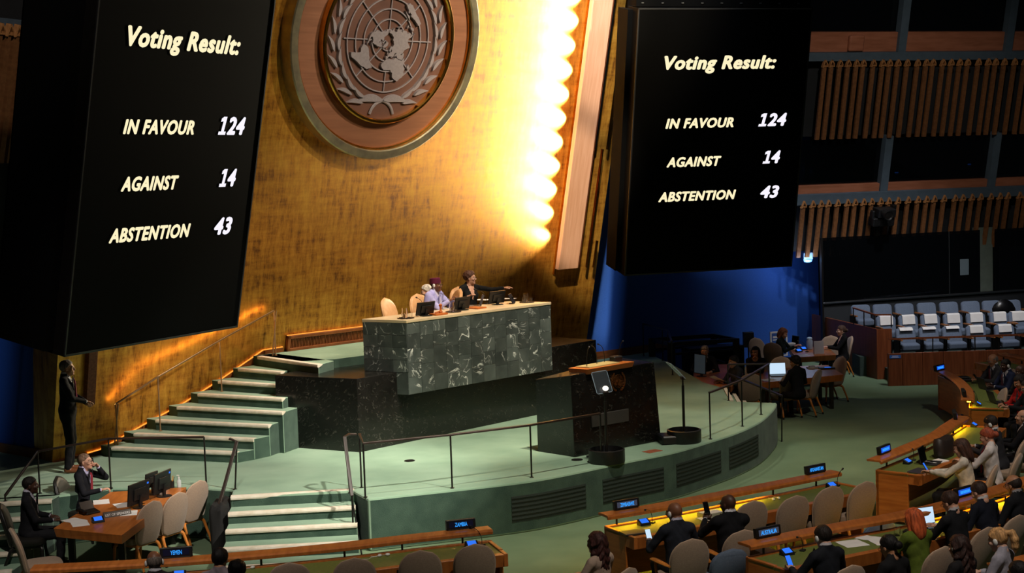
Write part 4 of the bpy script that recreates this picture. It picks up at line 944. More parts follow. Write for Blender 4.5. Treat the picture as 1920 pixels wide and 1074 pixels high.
# ================================================================== teleprompters
def prompter(label, bx, by, top, glass, tl, rot):
    g = W(bx, by, S); t = thing('teleprompter', label, 'teleprompter', g, rot)
    b = MB(); b.lathe([(.0, 0), (.27, 0), (.28, .02), (.28, .2), (.25, .21), (.25, .12), (.0, .12)], 28); b.build('drum_base', black_plastic, t, smooth=True)
    T = D(top[0], top[1], g.y); h = T.z - S
    b = MB(); b.tube([(0, 0, .12), (0, 0, h)], .022, 10); b.tube([(0, 0, h), (0, 0, h + .12)], .014, 8); b.box(-.05, .05, -.03, .03, h + .1, h + .14); b.build('pole', black_metal, t, smooth=True)
    b = MB(); M = Matrix.Translation((0, 0, h + .13)) @ Matrix.Rotation(-tl, 4, 'X'); b.box(-.17, .17, -.004, .004, 0, .34, M=M)
    gp_ = b.build('glass_plate', mat('prompter_glass', '#4a5158', rough=.05, alpha=.4), t, bevel=.02, seg=2)
    b = MB(); b.tube([M @ Vector(v) for v in ((-.17, 0, .02), (-.17, 0, .32), (-.15, 0, .34), (.15, 0, .34), (.17, 0, .32), (.17, 0, .02), (.15, 0, 0), (-.15, 0, 0), (-.17, 0, .02))], .006, 6); b.build('glass_edge', mat('pale_glass_edge', '#8fa3b5', rough=.2), gp_)
    return t
t = prompter('teleprompter with dark drum base before the lectern', 1138, 866, (1140, 752), None, .35, .75)
b = MB(); b.lathe([(.0, 0), (.05, 0), (.05, .004), (.0, .004)], 16, M=Matrix.Translation((0, -.012, D(1140, 752, t.location.y).z - S + .2)) @ Matrix.Rotation(math.pi / 2 - .35, 4, 'X') @ Matrix.Diagonal((1.3, .8, 1, 1))); b.build('reflected_lamp', mat('lamp_glint', '#f4efe6', emit='#fff6ea', estr=.9), t)  # glowing disc put on the glass as a lamp's reflection
t = prompter('teleprompter with folded black hood beyond the lectern', 1283, 828, (1286, 722), None, .75, 1.75)
b = MB(); b.box(-.2, .2, .05, .42, 0, .14); o = b.build('base_case', black_plastic, t, bevel=.02)
# ================================================================== railings
stair_rail_m = mat('bronze_rail', '#a98765', '#9a7857', rough=.35, metal=.7, scale=6)
rail('stair_railing', 'bronze stair railing climbing along the gold wall', [(222, 853, S), (301, 808, S + .34), (416, 734, S + .85), (517, 666, PL)], [(222, 757), (303, 706), (414, 638), (518, 582)], m_top=stair_rail_m, m_post=stair_rail_m, w=.04, h=.03)
sr_t = bpy.data.objects['stair_railing']
tops = [W(222, 853, S), W(517, 666, PL)]
hr = [c for c in sr_t.children if c.name.startswith('handrail')][0]
P0 = D(222, 757, tops[0].y); P1 = D(518, 582, tops[1].y); P0.x = tops[0].x; P1.x = tops[1].x
o_ = sr_t.location
nw = Vector((-GP.n[0], -GP.n[1], 0)).normalized()
TP = []
for (x, y, Z), tpx in zip([(222, 853, S), (301, 808, S + .34), (416, 734, S + .85), (517, 666, PL)], [(222, 757), (303, 706), (414, 638), (518, 582)]):
    g = W(x, y, Z); TP.append(Vector((g.x, g.y, D(tpx[0], tpx[1], g.y).z)) - o_ + Vector((0, 0, -.012)) + nw * .026)
b = MB(); b.bar(TP, .008, .01); b.build('light_strip', warm_strip, sr_t)
for (x, y, Z, tx, ty) in ((213, 853, S, 222, 757), (511, 667, PL, 518, 582)):
    g = W(x, y, Z); b = MB(); T = D(tx, ty, W(222, 853, S).y if x < 300 else W(517, 666, PL).y); b.tube([g - o_, T - o_], .013, 8); b.build('post', stair_rail_m, sr_t)
# stage edge railing before the lectern
rail('stage_railing', 'black railing along the stage front before the lectern', [(678, 914, S), (685, 932, S), (848, 915, S), (997, 895, S), (1128, 871, S)], [(672, 814), (682, 831), (847, 815), (994, 797), (1127, 775)])
# railing down the front steps
g0 = W(664, 1040, 0); g1 = W(653, 925, S)
def step_rail(label, lo_px, lo_top, hi_px, hi_top, hookpx=None, midp=None):
    gl = W(*lo_px, 0); gh = W(*hi_px, S); t = thing('step_railing', label, 'railing', gl); TL_ = D(*lo_top, gl.y); TH = D(*hi_top, gh.y)
    for g, T in ((gl, TL_), (gh, TH)):
        b = MB(); b.tube([g - gl, T - gl], .013, 8); b.lathe([(.03, 0), (.03, .008), (.013, .012)], 12, M=Matrix.Translation(g - gl)); b.build('post', black_metal, t)
    b = MB(); b.tube([gl + Vector((.12, -.1, 0)) - gl, TL_ - gl + Vector((0, .05, -.1))], .011, 8); b.build('brace', black_metal, t)
    path = [TL_ - gl, TH - gl]
    if hookpx: path += [D(x, y, Y) - gl for x, y, Y in hookpx]
    b = MB(); b.bar(path, .05, .03); b.build('handrail', handrail_wood, t, bevel=.006, seg=2)
    return t
step_rail('black railing down the front steps near the lectern side', (664, 1040), (660, 930), (656, 924), (646, 819), [(655, 814, g1.y + .15), (668, 814, g1.y + .2)])
gq = W(440, 920, S)
step_rail('black railing down the front steps near the speakers list table', (408, 1034), (411, 946), (441, 917), (444, 828), [(430, 822, gq.y + .15)])
rail('stage_side_railing', 'long black railing on the stage edge behind the speakers list table', [(387, 912, S), (208, 915, S), (75, 925, S), (10, 940, S)], [(385, 819), (207, 822), (74, 846), (-10, 930)])
# right end of the stage
rb = rail('stage_end_railing', 'black railing at the curved far end of the stage', [(1332, 823, S), (1392, 799, S), (1427, 777, S), (1443, 752, S), (1366, 751, S)], [(1327, 736), (1389, 713), (1426, 692), (1443, 682), (1364, 683)])
g = W(1466, 828, 0); t = thing('exit_railing', 'black railing descending beyond the stage end', 'railing', g)
b = MB(); T = D(1466, 742, g.y); b.tube([Vector((0, 0, 0)), T - g], .013, 8); b.build('post', black_metal, t); T2 = D(1364, 700, g.y + 2.4); g2 = T2.copy(); g2.z = S
b = MB(); b.tube([T2 - g, Vector((T2.x, T2.y, S)) - g], .013, 8); b.build('post', black_metal, t); b = MB(); b.bar([T - g, T2 - g], .045, .03); b.build('handrail', handrail_wood, t)
rail('back_railing', 'thin black railing at the back corner of the stage by blue wall', [(1207, 667, S), (1243, 676, S), (1253, 679, S), (1261, 703, S)], [(1205, 607), (1241, 617), (1251, 619), (1258, 640)])
rail('ramp_railing', 'low black railing beside the side table monitors', [(1293, 722, 0), (1361, 735, 0)], [(1290, 655), (1360, 680)])
# white-nosed steps at the right end of the stage
root = thing('stairs_right', 'x', None); root['kind'] = 'structure'; root['label'] = 'small steps with cream nosings at the far stage end'
for i in range(4):
    p = W(1372 + i * 22, 752, S); q = W(1357 + i * 22, 727, S); d2 = Vector((.2, .03, 0))
    L0 = W(1372, 752, S) + d2 * (i + 1); R0 = W(1358, 727, S) + d2 * (i + 1); L1 = L0 - d2; R1 = R0 - d2
    b = MB(); b.prism([(v.x, v.y) for v in (L0, R0, R1, L1)], 0, S - .15 * (i + 1), m=1, mtop=0); b.build('step', [carpet_stage, carpet_riser_shaded], root)
    b = MB(); a_, c_ = Vector((L1.x, L1.y, S - .15 * i)), Vector((R1.x, R1.y, S - .15 * i)); b.bar([a_, c_], .07, .05); b.build('nosing', cream, root)
# ================================================================== black lift frame by the blue wall
fr = thing('lift_platform', 'black open frame of thick beams by the blue wall', 'frame', W(1300, 760, 0))
o_ = fr.location; cs = [D(1222, 634, 35.2), D(1258, 642, 34.3), D(1380, 634, 34.8), D(1338, 626, 36.0)]
zt = sum(c.z for c in cs) / 4
cs = [Vector((c.x, c.y, c.z)) for c in cs]
for c, w_ in zip(cs, (.15, .17, .14, .15)):
    b = MB(); b.box(-w_ / 2, w_ / 2, -w_ / 2, w_ / 2, 0, c.z, M=Matrix.Translation((c.x - o_.x, c.y - o_.y, 0))); b.build('post', black_plastic, fr)
for i in range(4):
    b = MB(); b.bar([cs[i] - o_ - Vector((0, 0, .04)), cs[(i + 1) % 4] - o_ - Vector((0, 0, .04))], .07, .09); b.build('beam', black_plastic, fr)
for i in (0, 1):
    b = MB(); b.bar([Vector((cs[i].x, cs[i].y, .9)) - o_, Vector((cs[3 - i].x, cs[3 - i].y, .9)) - o_], .05, .05); b.build('lower_bar', black_metal, fr)
# ================================================================== chairs
def chair_parts(shell, edge, legm, arms=False, tips=True):
    P = {}
    def outline(n=14, s=1.):
        pts = []; h = .60
        for i in range(n + 1):
            t = i / n
            w = (.195 + .05 * min(t / .5, 1) ** .8) if t < .55 else .245 * math.sqrt(max(0, 1 - ((t - .55) / .45) ** 2.3))
            if t < .08: w -= .05 * (1 - t / .08)
            pts.append((w, t * h))
        full = [(w, z) for w, z in pts] + [(-w, z) for w, z in pts[::-1][1:]]
        return [(w * s, z * s + (1 - s) * h / 2) for w, z in full]
    def bend(x, y, z): zz = z + .37; return (x, y - .22 - (zz - .45) * .24 + x * x * .55, zz)
    b = MB(); b.loft([[bend(x, yy, z) for x, z in outline(s=s_)] for s_, yy in ((.93, -.035), (1., -.02), (1., .015), (.95, .03), (.8, .036))]); P['backrest'] = b.mesh('backrest', shell, smooth=True, shade_angle=.9)
    b = MB(); o_ = outline(); b.tube([bend(x, -.004, z) for x, z in o_], .009, 6); P['piping'] = b.mesh('piping', edge, smooth=True)
    b = MB(); ring = []
    for k in range(24):
        a = 2 * math.pi * k / 24; c, s_ = math.cos(a), math.sin(a); ring.append((.245 * math.copysign(abs(c) ** .5, c), .235 * math.copysign(abs(s_) ** .5, s_)))
    b.loft([[(x * q, y * q + .02, z) for x, y in ring] for q, z in ((.9, .385), (1, .40), (1.02, .44), (1, .48), (.85, .50), (.5, .51))]); P['seat'] = b.mesh('seat', shell, smooth=True, shade_angle=.9)
    b = MB(); b.box(-.2, .2, -.2, .22, .35, .39); P['seat_frame'] = b.mesh('seat_frame', legm, bevel=.01)
    for k, (sx, sy) in enumerate(((-1, 1), (1, 1), (-1, -1), (1, -1))):
        b = MB(); x = sx * .2; y = .2 if sy > 0 else -.2; dy = .03 if sy > 0 else -.13
        pth = catmull([(x * .7, y * .75, .37), (x * .98, y, .345), (x * 1.04, y + dy * .3, .25), (x * 1.06, y + dy * .8, .1), (x * 1.08, y + dy, 0)], 4)
        n_ = len(pth); b.tube(pth, [.026 - .011 * i / (n_ - 1) for i in range(n_)], 8); 
        if tips: b.tube([pth[-3], pth[-1]], [.0205, .0185], 8, m=1)
        P['leg%d' % k] = b.mesh('leg', [legm, black_plastic], smooth=True)
    if arms:
        for k, sx in enumerate((-1, 1)):
            b = MB(); x = sx * .275
            pth = catmull([(sx * .25, -.26, .655), (x, -.1, .66), (x + sx * .01, .12, .655), (x, .2, .635)], 4); b.tube(pth, [.02 + .012 * math.sin(math.pi * i / (len(pth) - 1)) for i in range(len(pth))], 8, flat=(1.25, .6))
            b.tube(catmull([(x, .1, .645), (x, .06, .5), (sx * .22, .02, .37)], 4), .017, 8); P['arm%d' % k] = b.mesh('armrest', legm, smooth=True)
    return P
CH = {'taupe': chair_parts(taupe, taupe_edge, chair_wood), 'arms': chair_parts(taupe, taupe_edge, chair_wood, True), 'blue': chair_parts(blue_fabric, blue_fabric, grey_metal),
      'tan': chair_parts(tan_leather, tan_leather, chair_wood), 'black': chair_parts(mat('black_leather', '#15130f', rough=.5), black_plastic, black_metal)}
def chair(loc, face, label, kind='taupe', group=None, z=0., name=None):
    t = thing(name or {'blue': 'aisle_chair', 'tan': 'dais_chair', 'black': 'office_chair'}.get(kind, 'delegate_chair'), label, 'chair', (loc[0], loc[1], z), math.radians(face) - math.pi / 2, group)
    bk_ = inst(CH[kind]['backrest'], 'backrest', t)
    for k, me in CH[kind].items():
        if k != 'backrest': inst(me, me.name.split('.')[0], bk_ if k == 'piping' else t)
    return t
def fvec(face): a = math.radians(face); return Vector((math.cos(a), math.sin(a), 0))
def chair_top(x, y, face, label, kind='taupe', z=0., group=None, zt=.97): # by the pixel of the back's top
    p = W(x, y, z + zt) + fvec(face) * .345; return chair((p.x, p.y), face, label, kind, group, z)
# ================================================================== delegate desks
def offset_poly(pts, v):
    out = []
    for i, p in enumerate(pts):
        t = (pts[min(i + 1, len(pts) - 1)] - pts[max(i - 1, 0)]); t.z = 0; t.normalize(); out.append(Vector((p.x + t.y * v, p.y - t.x * v, 0)))
    return out
class Desk:
    def __init__(s, label, rim_px, Z=.74, depth=.66, ends=(1, 1), lit=None, ledge=(0, 1), zf=0., ldz=.14, name='delegate_desk'):
        raw = [W(x, y, Z + zf) for x, y in rim_px]; s.p = catmull(raw, 5) if len(raw) > 2 else [raw[0].lerp(raw[1], i / 8) for i in range(9)]
        s.Z = Z + zf; zf0 = zf; o = Vector((s.p[0].x, s.p[0].y, zf)); s.o = o; t = s.t = thing(name, label, 'desk', o)
        for q in s.p: q.z = 0
        def strip(name, prof, m, a=0., c=1., bevel=0., par=None):
            n = len(s.p) - 1; i0, i1 = a * n, c * n; pts = [s.at(i0 / n)] + [s.p[i] for i in range(int(i0) + 1, math.ceil(i1))] + [s.at(i1 / n)]
            cols = [offset_poly(pts, v) for v, z in prof]; b = MB()
            b.loft([[Vector((cols[k][i].x - o.x, cols[k][i].y - o.y, prof[k][1])) for k in range(len(prof))] for i in range(len(pts))])
            return b.build(name, m, par or t, bevel=bevel)
        d = depth
        strip('worktop', [(.0, Z - .03), (d - .1, Z - .03), (d - .1, Z), (.0, Z)], leather)
        strip('rim', [(-.03, Z - .06), (.02, Z - .06), (.02, Z + .025), (-.03, Z + .025)], desk_wood_h, bevel=.005)
        strip('edge_board', [(d - .12, Z - .13), (d - .03, Z - .15), (d, Z + .004), (d - .1, Z + .004)], desk_wood_h, bevel=.004)
        strip('front_panel', [(-.02, .1), (.02, .1), (.02, Z - .03), (-.02, Z - .03)], desk_wood)
        for e, k in zip(ends, (0, 1)):
            if e:
                i = 0 if k == 0 else len(s.p) - 1; tg = (s.p[min(i + 1, len(s.p) - 1)] - s.p[max(i - 1, 0)]).normalized(); n = Vector((tg.y, -tg.x, 0)); a = s.p[i] - Vector((o.x, o.y, 0)); sg = 1 if k == 0 else -1
                b = MB(); q = [a + n * -.03, a + n * (d - .2), a + n * (d - .2) + tg * sg * .05, a + n * -.03 + tg * sg * .05]
                b.hexa([v + Vector((0, 0, .04)) for v in q] + [v + Vector((0, 0, Z + .02)) for v in q]); b.build('end_panel', desk_wood, t, bevel=.004)
                q = [a + n * (d - .2), a + n * (d), a + n * d + tg * sg * .05, a + n * (d - .2) + tg * sg * .05]
                b = MB(); b.hexa([v + Vector((0, 0, Z - .14)) for v in q] + [v + Vector((0, 0, Z + .012)) for v in q]); b.build('end_cap', desk_wood_h, t, bevel=.004)
        if ledge:
            zz = Z + ldz; strip('ledge', [(-.16, zz), (.03, zz - .002), (.045, zz - .028), (.07, zz - .028), (.075, zz + .012), (.05, zz + .03), (-.13, zz + .035), (-.17, zz + .025)], desk_wood_h, ledge[0], ledge[1], bevel=.004)
            L = sum((s.p[i + 1] - s.p[i]).length for i in range(len(s.p) - 1)); n = max(2, int(L / .8))
            for i in range(n):
                f = ledge[0] + (ledge[1] - ledge[0]) * (i + .35) / n; q = s.at(f) - Vector((o.x, o.y, 0)); b = MB(); b.box(-.012, .012, -.012, .012, Z, zz + .005, M=Matrix.Translation(q)); b.build('ledge_post', black_metal, t)
        for (a, c) in (lit or []):
            l = strip('task_light', [(-.06, zz - .012), (.0, zz - .014), (.0, zz - .007), (-.06, zz - .005)], yellow_strip, a, c)
    def at(s, f):
        k = f * (len(s.p) - 1); i = min(int(k), len(s.p) - 2); return s.p[i].lerp(s.p[i + 1], k - i)
    def frame(s, f, v, z):
        i = min(max(int(f * (len(s.p) - 1)), 0), len(s.p) - 2); tg = (s.p[i + 1] - s.p[i]).normalized(); n = Vector((tg.y, -tg.x, 0)); q = s.at(f) + n * v; return Vector((q.x, q.y, z)), math.atan2(tg.y, tg.x), n
    def f_at_px(s, x): return min(np.linspace(0, 1, 200), key=lambda f: abs(proj_x(Vector((s.at(f).x, s.at(f).y, s.Z))) - x))
def led_sign(loc, yaw, text, label, grey=False, w=.37, h=.125, blocks=False):
    """yaw: direction of the sign's own x axis"""
    t = thing('country_sign', label, 'sign', loc, yaw)
    b = MB(); M = Matrix.Rotation(-.12, 4, 'X'); b.box(-w / 2, w / 2, 0, .06, .012, h, M=M); b.box(-w / 2 + .02, w / 2 - .02, .0, .06, 0, .014); b.build('sign_housing', black_plastic, t, bevel=.006, seg=2)
    b = MB(); b.box(-w / 2 + .035, w / 2 - .035, -.002, 0, .032, h - .022, M=M); lp_ = b.build('led_panel', led_blue_bg if blocks else (led_grey if grey else led_bg), t)
    if blocks:
        b = MB(); n = 7; bw = (w - .14) / n
        for i in range(n): b.box(-w / 2 + .07 + i * bw + .004, -w / 2 + .07 + (i + 1) * bw - .004, -.004, -.002, .048, h - .04, M=M)
        b.build('blurred_letters', led_blue, lp_)
    else:
        me = text_mesh(text, 1., 0, .012, .001, 1., led_blue); xs_ = [v.co.x for v in me.vertices]; cw = min(.026 * len(text), w - .11)
        me.transform(Matrix.Translation((-(max(xs_) + min(xs_)) / 2, 0, 0))); me.transform(Matrix.Diagonal((cw / (max(xs_) - min(xs_)), (h - .075) / CAP, 1, 1)))
        inst(me, 'lettering', lp_, M @ Matrix.Translation((0, -.003, .042)) @ Matrix.Rotation(math.pi / 2, 4, 'X'))
    return t
def console(loc, yaw, label):
    t = thing('voting_console', label, 'console', loc, yaw); b = MB(); b.hexa([(-.08, -.05, 0), (.08, -.05, 0), (.08, .05, 0), (-.08, .05, 0), (-.08, -.04, .03), (.08, -.04, .03), (.08, .04, .075), (-.08, .04, .075)]); b.build('console_body', black_plastic, t, bevel=.004)
    b = MB(); b.hexa([(-.055, -.036, .033), (.055, -.036, .033), (.055, .03, .0715), (-.055, .03, .0715), (-.055, -.038, .035), (.055, -.038, .035), (.055, .028, .0735), (-.055, .028, .0735)]); b.build('console_display', lcd_blue, t); return t
def earpiece(loc, label):
    t = thing('earpiece', label, 'earpiece', loc, random.uniform(0, 3)); b = MB(); b.ell((0, 0, .018), (.022, .03, .018)); b.build('ear_cup', white_plastic, t, smooth=True); b = MB(); b.tube(catmull([(0, .02, .015), (.05, .08, .005), (.02, .16, .004), (.1, .22, .004)], 4), .003, 5); b.build('cord', white_plastic, t); return t
DK = {}
DK['zam'] = Desk('curved delegate desk with the Zambia sign before the front steps', [(60, 1092), (330, 1077), (600, 1053), (770, 1033), (922, 1016)], ends=(0, 1))
DK['zim'] = Desk('delegate desk with the Zimbabwe sign facing the stage', [(1135, 990), (1240, 972), (1379, 945), (1480, 925), (1572, 906)], lit=[(.03, .62)])
DK['r3'] = Desk('delegate desk with laptop and two blue signs past the aisle', [(1645, 884), (1751, 839), (1787, 815), (1811, 799)], lit=[(.72, .98)])
DK['r4'] = Desk('curved delegate desk before the wooden parapet', [(1820, 767), (1817, 746), (1794, 723), (1761, 705)], lit=[(0., .14)], ends=(1, 1))
DK['r5'] = Desk('small delegate desk end beside the wooden parapet', [(1876, 676), (1900, 681), (1945, 690)], ends=(1, 0))
DK['aus'] = Desk('long delegate desk with the Australia sign', [(1401, 1048), (1560, 1015), (1690, 991), (1777, 970), (1840, 952), (1960, 912)], lit=[(.48, .9)], ends=(1, 0))
DK['low'] = Desk('delegate desk corner below the blonde woman', [(1872, 1090), (1925, 1078), (1990, 1062)], ends=(1, 0))
def add_sign(dk, x, text, label, grey=False, blocks=False, v=-.08, rot=0.):
    d = DK[dk]; f = d.f_at_px(x); p, a, n = d.frame(f, v, d.Z + .173); led_sign(p, a + rot, text, label, grey, blocks=blocks)
def add_console(dk, x, label, mic=None, v=.14):
    d = DK[dk]; f = d.f_at_px(x); p, a, n = d.frame(f, v, d.Z); console(p, a, label)
    if mic: q, a, n = d.frame(min(1, f + .035), v - .02, d.Z); gooseneck(q, a + mic[0], mic[1], .2, .16)
add_sign('zam', 332, 'YEMEN', 'black sign reading YEMEN in blue letters')
add_sign('zam', 870, 'ZAMBIA', 'black sign reading ZAMBIA in blue letters')
add_sign('zim', 1183, 'ZIMBABWE', 'black sign reading ZIMBABWE in blue letters', True)
add_sign('zim', 1541, 'AFGHANISTAN', 'black sign with blue letters above the empty desk end', blocks=False)
add_sign('aus', 1450, 'AUSTRALIA', 'black sign reading AUSTRALIA in blue letters', True)
add_sign('aus', 1822, '', 'glowing blue sign before the man with white collar', blocks=True)
add_sign('r3', 1672, '', 'glowing blue sign above the laptop past the aisle', blocks=True)
add_sign('r3', 1804, '', 'glowing blue sign turned at the far lit desk end', blocks=True, rot=.3)
add_sign('r4', 1772, '', 'glowing blue sign before the wooden parapet', blocks=True, rot=-.75)
add_sign('r4', 1824, '', 'black sign seen edge on at the lit desk corner', blocks=True, rot=.1)
add_console('zam', 880, 'small blue voting console under the ZAMBIA sign', (2.0, 'gooseneck microphone beside the ZAMBIA sign'))
add_console('zam', 338, 'small blue voting console under the YEMEN sign')
add_console('zim', 1195, 'small blue voting console under the ZIMBABWE sign', (-2.6, 'gooseneck microphone beside the ZIMBABWE sign'))
add_console('zim', 1545, 'small blue voting console at the empty desk end', (.35, 'long gooseneck microphone at the empty desk end'))
add_console('aus', 1462, 'small blue voting console under the AUSTRALIA sign', (-2.6, 'gooseneck microphone beside the AUSTRALIA sign'))
add_console('aus', 1838, 'small blue voting console on the yellow lit desk')
add_console('r3', 1685, 'small blue voting console beside the closed laptop', (-2.8, 'gooseneck microphone above the closed laptop'))
add_console('r3', 1812, 'small blue voting console on the far yellow lit desk end', (2.2, 'gooseneck microphone on the far lit desk end'))
add_console('r4', 1826, 'small console at the lit desk corner before the red jacket', (.3, 'gooseneck microphone before the red jacket'))
def on(dk, x, y, dz=0.): p = W(x, y, DK[dk].Z); p.z += dz; return p
for x, y, lb in ((712, 1044, 'far'), (727, 1042, 'near')): earpiece(on('zam', x, y), 'white earpiece pair lying on the Zambia desk')
earpiece(on('zam', 474, 1066), 'white earpiece lying near the Yemen delegates'); earpiece(on('zim', 1450, 938), 'white earpiece pair lying on the yellow lit empty desk'); earpiece(on('zim', 1460, 936), 'white earpiece pair lying on the yellow lit empty desk')
for o in bpy.data.objects:
    if o.get('label') in ('white earpiece pair lying on the Zambia desk', 'white earpiece pair lying on the yellow lit empty desk'): o['group'] = o['label']
for (x, y, yw, w_, h_, lb) in ((1340, 975, .4, .3, .42, 'open white pages on the yellow lit Zimbabwe desk'), (1432, 1030, .3, .21, .29, 'white page beside the man holding a blue phone'), (1598, 1019, .3, .3, .3, 'fan of white pages before the dark haired man'), (1630, 1009, .9, .21, .29, 'white page beside the fan of pages'), (1650, 1016, .2, .2, .28, 'white page before the woman with black bun')):
    sheet(on('zim' if y < 990 else 'aus', x, y), yw, w_, h_, lb)
b = MB(); b.box(-.15, .15, -.1, .1, 0, .05); b.box(-.14, .14, -.09, .09, .05, .054, 1); o = b.build('book', [mat('book_cover', '#8d8c74', rough=.6), paper], bevel=.003); o.location = on('zim', 1333, 967); o.rotation_euler = (0, 0, .5); tag(o, 'pale hardback book on the yellow lit Zimbabwe desk', 'book')
b = MB(); b.box(-.16, .16, -.11, .11, 0, .025); o = b.build('closed_laptop', mat('laptop_black', '#201d1b', rough=.45), bevel=.006); o.location = on('zim', 1189, 1000); o.rotation_euler = (0, 0, .35); tag(o, 'closed black laptop beside the man with white headphones', 'laptop')
t = laptop(on('r3', 1733, 868), math.radians(330), 'open dark laptop on the desk past the aisle', screen_black, .33, .23, 1.8)
b = MB(); b.box(-.17, .17, -.12, .12, 0, .02); o = b.build('closed_laptop', mat('laptop_grey2', '#46434a', rough=.45, metal=.3), bevel=.006); o.location = on('r3', 1725, 884); o.rotation_euler = (0, 0, .85); tag(o, 'closed grey laptop on the desk past the aisle', 'laptop')
b = MB()
for s_ in (-1, 1): b.hexa([(0, -.1, 0), (s_ * .15, -.1, 0), (s_ * .15, .1, 0), (0, .1, 0), (0, -.1, .012), (s_ * .15, -.1, .02), (s_ * .15, .1, .02), (0, .1, .012)])
o = b.build('open_book', paper); o.location = on('r3', 1757, 866); o.rotation_euler = (0, 0, .6); tag(o, 'open white booklet beside the open dark laptop', 'book')
b = MB()
b.loft([[(.26 * s_ * math.copysign(abs(math.cos(a)) ** .7, math.cos(a)), .11 * s_ * math.copysign(abs(math.sin(a)) ** .7, math.sin(a)) + z * .1, z + .02 * math.cos(2 * a) * z * 4) for a in np.linspace(0, 2 * math.pi, 17)[:-1]] for s_, z in ((.8, 0), (1, .06), (1, .18), (.92, .26), (.86, .28))])
o = b.build('handbag', mat('brown_black_bag', '#2a211d', rough=.5), smooth=True); o.location = on('r3', 1772, 856); o.rotation_euler = (0, 0, .9); tag(o, 'large dark brown handbag standing on the desk', 'bag')
laptop(DK['r4'].frame(.55, .4, DK['r4'].Z)[0], math.radians(10), 'thin dark laptop before the man in navy suit', screen_black, .33, .23, 1.85); laptop(DK['r4'].frame(.2, .4, DK['r4'].Z)[0], math.radians(5), 'dark laptop before the woman in red jacket', screen_black, .33, .23, 1.9)
b = MB(); b.box(-.2, .2, -.12, .12, 0, .06); b.box(-.1, .12, -.08, .1, .06, .09); o = b.build('briefcase', black_plastic, bevel=.025, seg=2); o.location = DK['r4'].frame(.8, .3, DK['r4'].Z)[0]; o.rotation_euler = (0, 0, DK['r4'].frame(.8, .3, 0)[1]); tag(o, 'flat black case on the desk before the parapet', 'case')
b = MB(); b.lathe([(.0, 0), (.035, 0), (.04, .1), (.037, .1), (.03, .008), (0, .008)], 14); o = b.build('drinking_glass', glassm, smooth=True); o.location = on('aus', 1682, 1004); tag(o, 'clear tumbler beside the red haired woman', 'glass')
b = MB(); b.lathe([(.03, 0), (.055, .0), (.06, .03), (.03, .05)], 14); o = b.build('dark_headset', black_plastic); o.location = on('aus', 1683, 1001); o.location.z += .0; o.location.x += .12; tag(o, 'dark round headset on the yellow lit desk', 'headset')
laptop(on('aus', 1735, 985), math.radians(290), 'open laptop with pale screen before the red haired woman', lcd_white, .3, .21, 1.8)
earpiece(on('aus', 1755, 985), 'white earpiece before the bearded man with glasses')
# outlets under the edge boards
for dk, x, lb in (('aus', 1640, 0), ('aus', 1615, 1), ('zam', 735, 0), ('zim', 1500, 0)):
    d = DK[dk]; f = d.f_at_px(x); p, a, n = d.frame(f, .655, d.Z - .065); b = MB()
    if lb: b.lathe([(.0, 0), (.04, 0), (.04, .012), (.0, .014)], 18, M=Matrix.Rotation(math.pi / 2, 4, 'X'))
    else: b.box(-.13, .13, -.012, .005, -.045, .04)
    o = b.build('socket_plate' if not lb else 'speaker', black_plastic, d.t); o.matrix_world = Matrix.Translation(p) @ Matrix.Rotation(a, 4, 'Z'); o.matrix_parent_inverse = Matrix.Identity(4); o.location = p - d.o; o.rotation_euler = (0, 0, a)
# ------------------------------------------------ empty chairs
g1_ = 'empty taupe chairs along the Zimbabwe desk'
for x, y, f, lb in ((1413, 939, 112, 'empty taupe chair next to the bald man raising a phone'), (1493, 929, 114, 'empty taupe chair, second from the bald man raising a phone'), (1560, 911, 116, 'empty taupe chair beneath the sign at the empty desk end'), (1624, 902.5, 120, 'empty taupe chair at the very end of the Zimbabwe desk')):
    chair_top(x, y, f, lb, 'taupe', 0, g1_)
for x, y, f, lb in ((541.6, 1055, 98, 'fourth empty taupe chair from the ZAMBIA sign'), (664, 1046, 98, 'third empty taupe chair from the ZAMBIA sign'), (788, 1032, 98, 'second empty taupe chair from the ZAMBIA sign'), (890.6, 1020, 100, 'empty taupe chair right below the ZAMBIA sign')):
    chair_top(x, y, f, lb, 'taupe', 0, 'empty taupe chairs along the Zambia desk')
for x, y, lb in ((1372.5, 1030, 'grey blue aisle chair beside the AUSTRALIA sign'), (1655, 977, 'grey blue aisle chair behind the ledge past the AUSTRALIA sign'), (1572, 1002, 'grey blue aisle chair below the empty Zimbabwe chairs')):
    ch_ = chair_top(x, y, 112, lb, 'blue', 0, None, .76); ch_.scale = (1, 1, .79)
chair_top(1886, 727, 175, 'taupe chair between the navy suit and red jacket', 'taupe')
# ================================================================== speakers list table (left)
def slab_table(name, label, corners, Z, th, m, cat='table', legs=True, inset=.05, zf=0.):
    o = Vector((corners[0].x, corners[0].y, zf)); t = thing(name, label, cat, o); c = sum((Vector((q.x, q.y, 0)) for q in corners), Vector()) / len(corners)
    top = [Vector((q.x - o.x, q.y - o.y, Z)) for q in corners]; cc = Vector((c.x - o.x, c.y - o.y, 0))
    bot = [Vector((p.x, p.y, Z - th)) + (cc - p).normalized() * inset for p in top]
    for q in bot: q.z = Z - th
    b = MB(); b.loft([bot, top]); b.build('tabletop', m, t, bevel=.006, seg=2)
    for i in (0, 2) if legs == 2 else range(4):
        q = top[i].lerp(cc, .25); b = MB(); b.box(-.04, .04, -.04, .04, 0, Z - th + .01, M=Matrix.Translation((q.x, q.y, 0))); b.build('leg', black_metal, t)
    return t
TZ = .76
b = MB(); q = W(405, 1000, 0)
